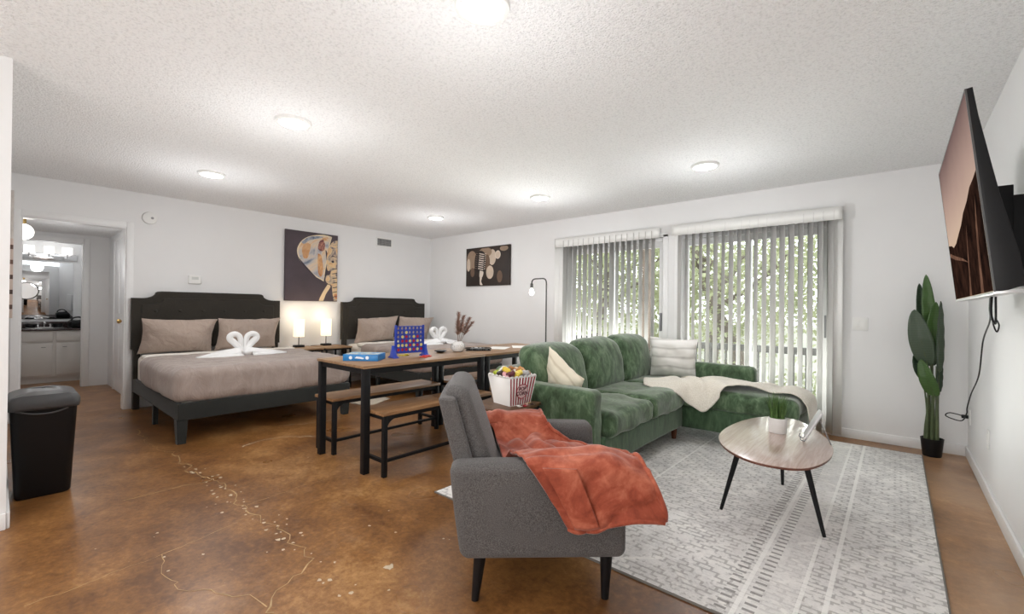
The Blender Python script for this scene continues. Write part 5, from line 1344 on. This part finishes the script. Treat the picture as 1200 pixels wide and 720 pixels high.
# ------------------------------------------------------------------ pictures on the walls
def flatpoly(pts, off, mt, name, parent, MAT):
    m = MB(); m.flat([(min(0.994, max(0.006, a)), min(0.994, max(0.006, b))) for a, b in pts], off, MAT); return m.build(name, mt, parent, world=True, recalc=False)
def blob(cx, cy, rx, ry, n=24): return [(cx + rx * math.cos(2 * PI * i / n), cy + ry * math.sin(2 * PI * i / n)) for i in range(n)]
def curve2(pts, n=6): return [(p.x, p.y) for p in smooth_path([(x, y, 0) for x, y in pts], n)]
def watercolour(nm, stops, sc, sd):
    k = NT(nm); f = k.noise(sc, 5, 0.6, None, 1.6); k.set(Base_Color=k.ramp(f, stops), Roughness=0.7, Specular_IOR_Level=0.2); return k.m
def elephant_canvas():
    y0, y1, z0, z1 = -2.588, -1.818, 1.25, 2.256
    t = thing('canvas_picture', 'tall canvas of half an elephant on a dark ground, above the nightstands', 'picture', (0, (y0 + y1) / 2, z0))
    m = MB(); m.box(0.001, y0, z0, 0.036, y1, z1, 0.002); m.build('canvas', plain('canvas_plum', srgb(80, 70, 76), 0.8, var=0.12, scale=4), t, world=True)
    Wd, Hh = y1 - y0, z1 - z0
    MAT = Matrix(((0, 0, 1, 0.0365), (Wd, 0, 0, y0), (0, Hh, 0, z0), (0, 0, 0, 1)))     # (u, v) -> canvas face
    ear = watercolour('paint_ear', [(0.34, srgb(112, 122, 140)), (0.44, srgb(190, 186, 186)), (0.54, srgb(222, 200, 172)), (0.62, srgb(204, 150, 98)), (0.74, srgb(226, 214, 196))], 2.4, 1)
    face = watercolour('paint_face', [(0.34, srgb(96, 92, 104)), (0.45, srgb(190, 170, 150)), (0.56, srgb(226, 196, 150)), (0.68, srgb(190, 122, 82))], 7, 2)
    rim = plain('paint_rim', srgb(228, 212, 180), 0.7, var=0.1); dk = plain('paint_dark', srgb(66, 58, 66), 0.8); tusk = plain('paint_tusk', srgb(226, 200, 160), 0.7, var=0.12, scale=5)
    earo = curve2([(0.88, 0.97), (0.72, 0.985), (0.55, 0.965), (0.40, 0.925), (0.28, 0.85), (0.21, 0.74), (0.23, 0.63), (0.32, 0.52), (0.44, 0.43), (0.56, 0.36), (0.66, 0.32), (0.73, 0.30), (0.74, 0.40), (0.77, 0.55), (0.80, 0.72), (0.84, 0.86), (0.88, 0.97)])
    flatpoly(earo, 0.0004, rim, 'painted_ear', t, MAT)
    flatpoly([(0.565 + (x - 0.565) * 0.93, 0.66 + (y - 0.66) * 0.94) for x, y in earo], 0.0008, ear, 'painted_ear', t, MAT)
    flatpoly(curve2([(0.70, 0.92), (0.63, 0.88), (0.60, 0.78), (0.66, 0.74), (0.72, 0.76), (0.74, 0.84), (0.70, 0.92)]), 0.0012, watercolour('paint_inner', [(0.4, srgb(110, 70, 74)), (0.6, srgb(196, 140, 120))], 9, 3), 'painted_ear', t, MAT)
    flatpoly(curve2([(0.72, 0.30), (0.755, 0.45), (0.77, 0.60), (0.75, 0.76), (0.79, 0.70), (0.80, 0.5), (0.77, 0.34), (0.72, 0.30)]), 0.0014, dk, 'painted_shadow', t, MAT)
    flatpoly(curve2([(0.995, 0.925), (0.90, 0.90), (0.81, 0.80), (0.78, 0.68), (0.77, 0.55), (0.80, 0.46), (0.86, 0.46), (0.84, 0.40), (0.77, 0.38), (0.76, 0.30), (0.82, 0.26), (0.88, 0.24), (0.90, 0.12), (0.94, 0.005), (0.995, 0.005), (0.995, 0.925)]), 0.0018, face, 'painted_face', t, MAT)
    flatpoly(curve2([(0.80, 0.255), (0.70, 0.13), (0.63, 0.005), (0.71, 0.005), (0.77, 0.11), (0.86, 0.225), (0.80, 0.255)]), 0.0022, tusk, 'painted_tusk', t, MAT)
    for i in range(7):
        v = 0.06 + i * 0.07; flatpoly([(0.905 - 0.003 * i, v), (0.99, v + 0.012), (0.99, v + 0.026), (0.91 - 0.003 * i, v + 0.012)], 0.0024, dk, 'painted_wrinkle', t, MAT)
    flatpoly(curve2([(0.30, 0.76), (0.36, 0.83), (0.46, 0.82), (0.44, 0.72), (0.40, 0.62), (0.33, 0.62), (0.30, 0.70), (0.30, 0.76)]), 0.0011, watercolour('paint_orange', [(0.35, srgb(196, 140, 92)), (0.65, srgb(216, 178, 140))], 6, 4), 'painted_ear', t, MAT)
    flatpoly(curve2([(0.60, 0.70), (0.66, 0.68), (0.70, 0.55), (0.70, 0.42), (0.66, 0.36), (0.61, 0.42), (0.60, 0.55), (0.60, 0.70)]), 0.0011, watercolour('paint_amber', [(0.35, srgb(176, 116, 80)), (0.65, srgb(224, 180, 130))], 6, 5), 'painted_ear', t, MAT)
    flatpoly(curve2([(0.28, 0.84), (0.42, 0.925), (0.60, 0.955), (0.70, 0.95), (0.60, 0.92), (0.45, 0.885), (0.34, 0.82), (0.28, 0.84)]), 0.0011, watercolour('paint_slate', [(0.35, srgb(104, 112, 132)), (0.65, srgb(172, 176, 184))], 6, 6), 'painted_ear', t, MAT)
    flatpoly(curve2([(0.23, 0.63), (0.32, 0.515), (0.44, 0.425), (0.58, 0.345), (0.45, 0.445), (0.33, 0.54), (0.23, 0.63)]), 0.0016, dk, 'painted_shadow', t, MAT)
    flatpoly(blob(0.90, 0.60, 0.028, 0.018), 0.0024, dk, 'painted_eye', t, MAT); flatpoly(curve2([(0.84, 0.66), (0.90, 0.69), (0.97, 0.67), (0.90, 0.675), (0.84, 0.66)]), 0.0024, dk, 'painted_brow', t, MAT)
elephant_canvas()
def microphone_canvas():
    x0, x1, z0, z1 = 0.998, 1.972, 1.54, 2.172
    t = thing('canvas_picture', 'sepia canvas of a vintage microphone on the wall left of the floor lamp', 'picture', ((x0 + x1) / 2, 0, z0))
    m = MB(); m.box(x0, -0.036, z0, x1, -0.001, z1, 0.002); m.build('canvas', plain('canvas_brown', srgb(44, 33, 27), 0.6, var=0.35, scale=3), t, world=True)
    Wd, Hh = x1 - x0, z1 - z0
    MAT = Matrix(((Wd, 0, 0, x0), (0, 0, -1, -0.0365), (0, Hh, 0, z0), (0, 0, 0, 1)))
    k = lambda n, c, v=0.1: plain(n, srgb(*c), 0.6, var=v)
    b1, b2, b3, b4 = k('bokeh_pale', (196, 178, 160)), k('bokeh_tan', (150, 128, 108)), k('bokeh_soft', (104, 82, 66)), k('bokeh_rim', (214, 200, 186))
    for i, (cx, cy, rx, ry, c) in enumerate(((0.14, 0.68, 0.125, 0.25, b2), (0.06, 0.56, 0.045, 0.17, b1), (0.62, 0.72, 0.085, 0.2, b1), (0.46, 0.86, 0.15, 0.13, b2), (0.50, 0.60, 0.07, 0.2, b3), (0.57, 0.34, 0.085, 0.17, b1), (0.745, 0.77, 0.06, 0.105, b4), (0.745, 0.77, 0.048, 0.088, b1), (0.79, 0.22, 0.06, 0.15, b3), (0.88, 0.92, 0.09, 0.07, b2), (0.16, 0.36, 0.05, 0.12, b3))):
        pts = [(min(0.97, max(0.02, a)), min(0.97, max(0.03, b))) for a, b in blob(cx, cy, rx, ry)]
        flatpoly(pts, 0.0003 + i * 0.00012, c, 'printed_bokeh', t, MAT)
    dk = k('mic_dark', (34, 24, 20)); ch = k('mic_chrome', (206, 194, 182)); gr = k('mic_grey', (112, 96, 86))
    R = lambda pts: [(0.33 + (x - 0.33) * math.cos(-0.10) * 1 - (y - 0.55) * 0.65 * math.sin(-0.10), 0.55 + (x - 0.33) * 1.54 * math.sin(-0.10) + (y - 0.55)) for x, y in pts]
    flatpoly(R(curve2([(0.22, 0.42), (0.205, 0.62), (0.22, 0.80), (0.29, 0.90), (0.37, 0.905), (0.44, 0.83), (0.47, 0.65), (0.465, 0.44), (0.40, 0.36), (0.28, 0.36), (0.22, 0.42)])), 0.0018, dk, 'printed_microphone', t, MAT)
    for i in range(8):
        v = 0.44 + i * 0.055; flatpoly(R([(0.30, v), (0.42, v - 0.02), (0.425, v + 0.005), (0.305, v + 0.024)]), 0.0021, ch, 'printed_grille', t, MAT)
        flatpoly(R([(0.225, v + 0.005), (0.27, v), (0.27, v + 0.015), (0.225, v + 0.02)]), 0.0021, gr, 'printed_grille', t, MAT)
        flatpoly(R([(0.44, v), (0.462, v + 0.01), (0.462, v + 0.03), (0.44, v + 0.02)]), 0.0021, b4, 'printed_grille', t, MAT)
    flatpoly(R(curve2([(0.345, 0.40), (0.43, 0.38), (0.43, 0.28), (0.40, 0.22), (0.35, 0.24), (0.345, 0.40)])), 0.0023, ch, 'printed_mount', t, MAT)
    flatpoly(R(curve2([(0.36, 0.22), (0.41, 0.22), (0.40, 0.12), (0.44, 0.04), (0.38, 0.04), (0.365, 0.12), (0.36, 0.22)])), 0.0024, b4, 'printed_stem', t, MAT)
    flatpoly(R([(0.24, 0.26), (0.33, 0.24), (0.33, 0.10), (0.27, 0.12)]), 0.0022, dk, 'printed_mount', t, MAT)
microphone_canvas()
def skyline_canvas():
    t = thing('canvas_picture', 'canvas of dark city buildings under a pale sky, seen edge-on beside the hall doorway', 'picture', (1.15, -5.175, 1.06))
    k = NT('skyline_print'); sp = k.n('ShaderNodeSeparateXYZ'); k.l(k.obj(), sp.inputs[0])
    br = k.n('ShaderNodeTexBrick'); br.inputs['Scale'].default_value = 1.0; br.inputs['Brick Width'].default_value = 0.05; br.inputs['Row Height'].default_value = 0.055; br.inputs['Mortar Size'].default_value = 0.012
    br.inputs['Color1'].default_value = srgb(54, 40, 36); br.inputs['Color2'].default_value = srgb(110, 84, 74); br.inputs['Mortar'].default_value = srgb(196, 178, 168)
    cv = k.n('ShaderNodeCombineXYZ'); k.l(k.math('ADD', sp.outputs[0], sp.outputs[1]), cv.inputs[0]); k.l(sp.outputs[2], cv.inputs[1]); k.l(cv.outputs[0], br.inputs['Vector'])
    sky = k.ramp(k.noise(5, 4), [(0.3, srgb(164, 156, 152)), (0.7, srgb(214, 208, 202))])
    lim = k.math('GREATER_THAN', k.math('ADD', sp.outputs[2], k.math('MULTIPLY', k.noise(6, 1), 0.1)), 0.64)
    k.set(Base_Color=k.mix(lim, br.outputs['Color'], sky), Roughness=0.7)
    m = MB(); m.box(0.7, -5.1745, 1.06, 1.6, -5.142, 2.0, 0.002); m.build('canvas', k.m, t, world=True)
skyline_canvas()

# ------------------------------------------------------------------ ceiling and wall fittings
def ceiling_light(loc, label, first=[None]):
    if first[0] is not None: return dup(first[0], loc, 0, label)
    t = thing('ceiling_light', label, 'ceiling light', loc, 0, 'round ceiling lights'); first[0] = t
    m = MB(); m.lathe([(0.09, 0), (0.115, 0), (0.116, -0.010), (0.112, -0.018), (0.098, -0.022), (0.09, -0.02)], 40); m.build('rim', 'white_plastic', t)
    m = MB(); m.lathe([(0.0005, -0.027), (0.05, -0.026), (0.085, -0.0225), (0.0985, -0.018), (0.0985, -0.004), (0.0005, -0.004)], 40); m.build('diffuser', 'led', t)
    return t
for x, y, lb in ((5.19, -3.9, 'lit round ceiling light nearest the camera, cut by the top of the photo'), (3.37, -3.9, 'lit round ceiling light above the space beside the near dining table'), (1.52, -3.88, 'lit round ceiling light above the bed nearest the hall doorway'),
                 (1.63, -1.22, 'lit round ceiling light above the corner bed'), (3.45, -1.21, 'lit round ceiling light above the far dining table'), (5.24, -1.2, 'lit round ceiling light above the green sofa')):
    ceiling_light((x, y, H), lb)
    ld = bpy.data.lights.new('lamp_fill', 'POINT'); ld.energy = LAMP_FILL_W; ld.color = (0.97, 0.985, 1.0); ld.shadow_soft_size = 0.1
    o = bpy.data.objects.new('lamp_fill', ld); C.objects.link(o); o.location = (x, y, H - 0.68)  # unseen fill point added below each disc to brighten the ceiling
def smoke():
    t = thing('smoke_detector', 'round white smoke detector on the wall right of the hall doorway', 'smoke detector', (0, -4.08, 2.165))
    m = MB(); m.lathe([(0.004, 0.001), (0.07, 0.001), (0.072, 0.01), (0.066, 0.03), (0.05, 0.036), (0.004, 0.038)], 32)
    for v in m.bm.verts: v.co = Vector((v.co.z, v.co.x, v.co.y))
    m.build('cover', 'white_plastic', t)
    m = MB(); m.lathe([(0.003, 0.038), (0.014, 0.038), (0.013, 0.041), (0.003, 0.041)], 16)
    for v in m.bm.verts: v.co = Vector((v.co.z, v.co.x + 0.02, v.co.y))
    m.build('button', 'grey_plastic', t)
smoke()
def thermostat():
    t = thing('thermostat', 'small white thermostat on the wall above the bed nearest the hall doorway', 'thermostat', (0, -3.638, 1.483))
    m = MB(); m.soft((0.014, 0, 0), (0.026, 0.135, 0.105), 0.01, (1, 4, 4)); m.build('cover', 'white_plastic', t)
    m = MB(); m.box(0.0272, -0.035, 0.0, 0.0282, 0.035, 0.032); m.build('display', plain('lcd', (0.62, 0.64, 0.62), 0.3), t)
thermostat()
def vent():
    y0, y1, z0, z1 = -1.135, -0.83, 2.18, 2.335
    t = thing('air_vent', 'white air vent with dark grille high on the wall above the corner bed', 'vent', (0, (y0 + y1) / 2, z0))
    m = MB(); f = 0.02
    m.box(0.0, y0, z0, 0.012, y1, z0 + f, 0.003); m.box(0.0, y0, z1 - f, 0.012, y1, z1, 0.003); m.box(0.0, y0, z0 + f, 0.012, y0 + f, z1 - f, 0.003); m.box(0.0, y1 - f, z0 + f, 0.012, y1, z1 - f, 0.003); m.build('frame', 'white_plastic', t, world=True)
    m = MB(); m.box(0.0005, y0 + f, z0 + f, 0.002, y1 - f, z1 - f); m.build('duct', plain('duct_dark', (0.05, 0.05, 0.05), 0.8), t, world=True)
    m = MB()
    for i in range(12):
        y = y0 + f + 0.012 + i * 0.0219; m.box(0.003, y, z0 + f, 0.009, y + 0.0075, z1 - f)
    for i in range(5): z = z0 + f + 0.012 + i * 0.024; m.box(0.003, y0 + f, z, 0.0085, y1 - f, z + 0.005)
    m.build('grille', plain('grille_grey', (0.34, 0.34, 0.34), 0.5), t, world=True)
vent()
def switch():
    t = thing('light_switch', 'white light switch plate between the right blind and the plant', 'switch', (6.255, 0, 1.064))
    m = MB(); m.box(-0.058, -0.008, -0.06, 0.058, 0, 0.06, 0.003); m.build('plate', 'white_plastic', t)
    for x in (-0.025, 0.025):
        m = MB(); m.box(x - 0.016, -0.012, -0.033, x + 0.016, -0.008, 0.033, 0.002); m.build('rocker', 'white_plastic', t)
switch()
def outlet(loc, lb):
    t = thing('wall_outlet', lb, 'outlet', loc)
    m = MB(); m.box(-0.007, -0.036, -0.058, 0, 0.036, 0.058, 0.002); m.build('plate', 'white_plastic', t)
    for z in (-0.022, 0.022):
        m = MB(); m.box(-0.0095, -0.016, z - 0.014, -0.007, 0.016, z + 0.014, 0.002); m.build('socket', 'white_plastic', t)
outlet((LX, -1.1, 0.376), 'white wall outlet low on the right wall, nearer the camera')
outlet((LX, -0.17, 0.351), 'white wall outlet low on the right wall by the corner, holding the black plug')

# ------------------------------------------------------------------ trash bin
def bin_():
    t = thing('trash_bin', 'tall black plastic trash bin with a dark grey lid by the left wall end', 'trash bin', (2.46, -5.02, 0))
    m = MB(); P = []
    for z, hx, hy in ((0.0, 0.135, 0.113), (0.012, 0.142, 0.12), (0.53, 0.168, 0.142), (0.55, 0.172, 0.146)):
        P.append([Vector((x, y, z)) for x, y in rrect(-hx, -hy, hx, hy, 0.035)])
    m.grid(P, closed_u=True); m.bm.faces.new([v for v in list(m.bm.verts)[:24]]); m.build('body', 'black_plastic', t)
    m = MB(); P = []
    for z, hx, hy, b in ((0.535, 0.183, 0.150, 0), (0.55, 0.187, 0.154, 0), (0.585, 0.187, 0.154, 0.0), (0.602, 0.176, 0.142, 0.6), (0.606, 0.12, 0.09, 0.9), (0.607, 0.01, 0.008, 1.0)):
        P.append([Vector((x, y, z + (0.032 * (1 - (y / 0.155) ** 2)) * (1 if b else 0.8 * (z > 0.57)))) for x, y in rrect(-hx, -hy, hx, hy, min(0.04, hx * 0.5, hy * 0.5))])
    m.grid(P, closed_u=True); m.build('lid', 'lid_plastic', t, solid=0.003)
    m = MB(); m.tube(smooth_path([(0.1715, -0.12, 0.535), (0.178, -0.06, 0.515), (0.18, 0.0, 0.508), (0.178, 0.05, 0.513), (0.174, 0.10, 0.53)], 6), 0.005, 8); m.build('handle_rim', 'lid_plastic', t)
bin_()

# ------------------------------------------------------------------ bathroom seen through the hall
def bathroom():
    t = thing('vanity_cabinet', 'cream bathroom vanity cabinet with two doors under a dark counter', 'cabinet', (-3.2, -4.83, 0))
    m = MB(); m.box(-3.49, -5.38, 0.09, -2.95, -4.215, 0.77); m.box(-3.49, -5.38, 0.0, -3.0, -4.215, 0.09); m.build('body', 'cabinet_paint', t, world=True)
    for a, b in ((-5.30, -5.00), (-4.985, -4.675), (-4.635, -4.30)):
        m = MB(); m.box(-2.95, a, 0.12, -2.932, b, 0.58, 0.004); d = m.build('door', 'cabinet_paint', t, world=True)
        h = MB(); y = (b - 0.09) if a < -4.7 else (a + 0.09); h.tube([(-2.932, y - 0.02, 0.53), (-2.915, y - 0.02, 0.53), (-2.915, y + 0.02, 0.53), (-2.932, y + 0.02, 0.53)], 0.004, 8); h.build('handle', 'dark_steel', d, world=True)
        m = MB(); m.box(-2.95, a, 0.61, -2.932, b, 0.745, 0.004); m.build('drawer_front', 'cabinet_paint', t, world=True)
    m = MB(); m.box(-3.495, -5.39, 0.77, -2.92, -4.205, 0.80, 0.006); m.build('countertop', 'counter_dark', t, world=True)
    m = MB(); m.box(-3.495, -5.39, 0.80, -3.475, -4.44, 0.89, 0.002); m.build('backsplash', 'counter_dark', t, world=True)
    m = MB(); m.lathe([(0.17, 0.795), (0.2, 0.802), (0.205, 0.806), (0.19, 0.808), (0.165, 0.80)], 32, (-3.2, -4.74, 0), cap=False)
    for v in m.bm.verts: v.co.x = -3.2 + (v.co.x + 3.2) * 0.85
    m.build('sink', 'ceramic', t, world=True)
    f = thing('faucet', 'chrome two-handle faucet on the dark bathroom counter', 'faucet', (-3.40, -4.74, 0.80))
    m = MB(); m.box(-0.03, -0.09, 0, 0.03, 0.09, 0.012, 0.005); m.build('base', 'chrome', f)
    m = MB(); m.tube(fillet_path([(0, 0, 0.01), (0, 0, 0.09), (0.12, 0, 0.07)], 0.04), 0.011, 10); m.build('spout', 'chrome', f)
    for s in (-1, 1):
        m = MB(); m.lathe([(0.003, 0.01), (0.016, 0.01), (0.013, 0.035), (0.024, 0.045), (0.024, 0.058), (0.003, 0.062)], 14, (0, s * 0.068, 0)); m.build('handle', 'chrome', f)
    for y, lb in ((-4.885, 'dark cup on the bathroom counter left of the faucet'), (-4.60, 'dark cup on the bathroom counter right of the faucet')):
        m = MB(); m.lathe([(0.003, 0), (0.05, 0), (0.062, 0.05), (0.06, 0.055), (0.048, 0.01), (0.003, 0.008)], 20); tag(m.build('cup', 'black_plastic', None, loc=(-3.3, y, 0.8065)), lb, 'cup', 'dark cups on the bathroom counter')
    m = MB(); m.box(-3.499, -5.35, 0.93, -3.49, -4.42, 1.82, 0.002); tag(m.build('mirror', 'mirror'), 'large flat mirror above the bathroom counter', 'mirror')
    lt = thing('vanity_light', 'lit bathroom wall light with three white shades above the mirror', 'wall light', (-3.5, -4.70, 1.9))
    m = MB(); m.box(0.002, -0.36, -0.05, 0.03, 0.32, 0.05, 0.004); m.build('backplate', 'chrome', lt)
    for y in (-0.21, 0.0, 0.2):
        m = MB(); m.tube(fillet_path([(0.03, y, 0), (0.10, y, 0), (0.10, y, 0.045)], 0.03), 0.009, 8); m.build('arm', 'chrome', lt)
        P = [[Vector((0.10 + a, y + b, z)) for a, b in rrect(-0.055, -0.055, 0.055, 0.055, 0.012)] for z in (0.045, 0.15)]
        m = MB(); m.grid(P, closed_u=True); m.bm.faces.new([v for v in list(m.bm.verts)[:24]]); m.build('lamp_shade', 'bath_shade', lt, solid=0.003)
    r = thing('makeup_mirror', 'round chrome makeup mirror on the left of the bathroom wall', 'mirror', (-3.49, -4.93, 1.36))
    m = MB(); c = [(0.09, 0.125 * math.cos(2 * PI * i / 32), 0.125 * math.sin(2 * PI * i / 32)) for i in range(32)]; m.tube(c, 0.008, 8, closed=True); m.tube([(0.0, 0, -0.06), (0.045, 0, -0.06), (0.085, 0, -0.12)], 0.007, 8); m.build('ring', 'dark_steel', r)
    m = MB(); m.lathe([(0.001, 0), (0.12, 0), (0.12, 0.006), (0.001, 0.006)], 32)
    for v in m.bm.verts: v.co = Vector((0.087 + v.co.z, v.co.x, v.co.y))
    m.build('mirror_glass', 'mirror', r)
    b = thing('toiletry_bag', 'rounded black bag with a handle on the bathroom counter', 'bag', (-3.12, -4.40, 0.8005), 0.2)
    m = MB(); m.soft((0, 0, 0.06), (0.16, 0.21, 0.12), 0.045, (4, 5, 3), lambda o, q: Vector((0, 0, 0.012 * nz(o, 14, 2)))); m.build('bag_body', 'black_plastic', b)
    m = MB(); m.tube(smooth_path([(0.03, -0.08, 0.11), (0.03, -0.05, 0.155), (0.03, 0.02, 0.165), (0.03, 0.07, 0.12)], 6), 0.011, 8); m.build('strap', 'black_plastic', b)
    m = MB(); m.soft((-2.99, -4.235, 1.12), (0.2, 0.05, 0.38), 0.022, (4, 1, 8), lambda o, q: Vector((0.01 * math.sin(o.z * 20) * q.x, 0, 0))); tag(m.build('hand_towel', 'towel'), 'white hand towel hanging on the right bathroom wall', 'towel')
    g = thing('globe_light', 'lit round white globe light on the hall ceiling', 'ceiling light', (-0.45, -5.05, 2.14))
    m = MB(); m.lathe([(0.004, 0), (0.06, 0), (0.06, -0.012), (0.03, -0.03), (0.028, -0.145), (0.004, -0.145)], 24); m.build('fitter', 'brass', g)
    m = MB(); m.sphere((0, 0, -0.215), 0.085, 24, 16); m.build('globe', 'globe_glow', g)
    for loc, e in (((-0.9, -4.7, 1.6), 3.0), ((-2.75, -4.75, 2.0), 1.8)):
        ld = bpy.data.lights.new('bath_glow', 'POINT'); ld.energy = e; ld.shadow_soft_size = 0.12; o = bpy.data.objects.new('bath_glow', ld); C.objects.link(o); o.location = loc
bathroom()
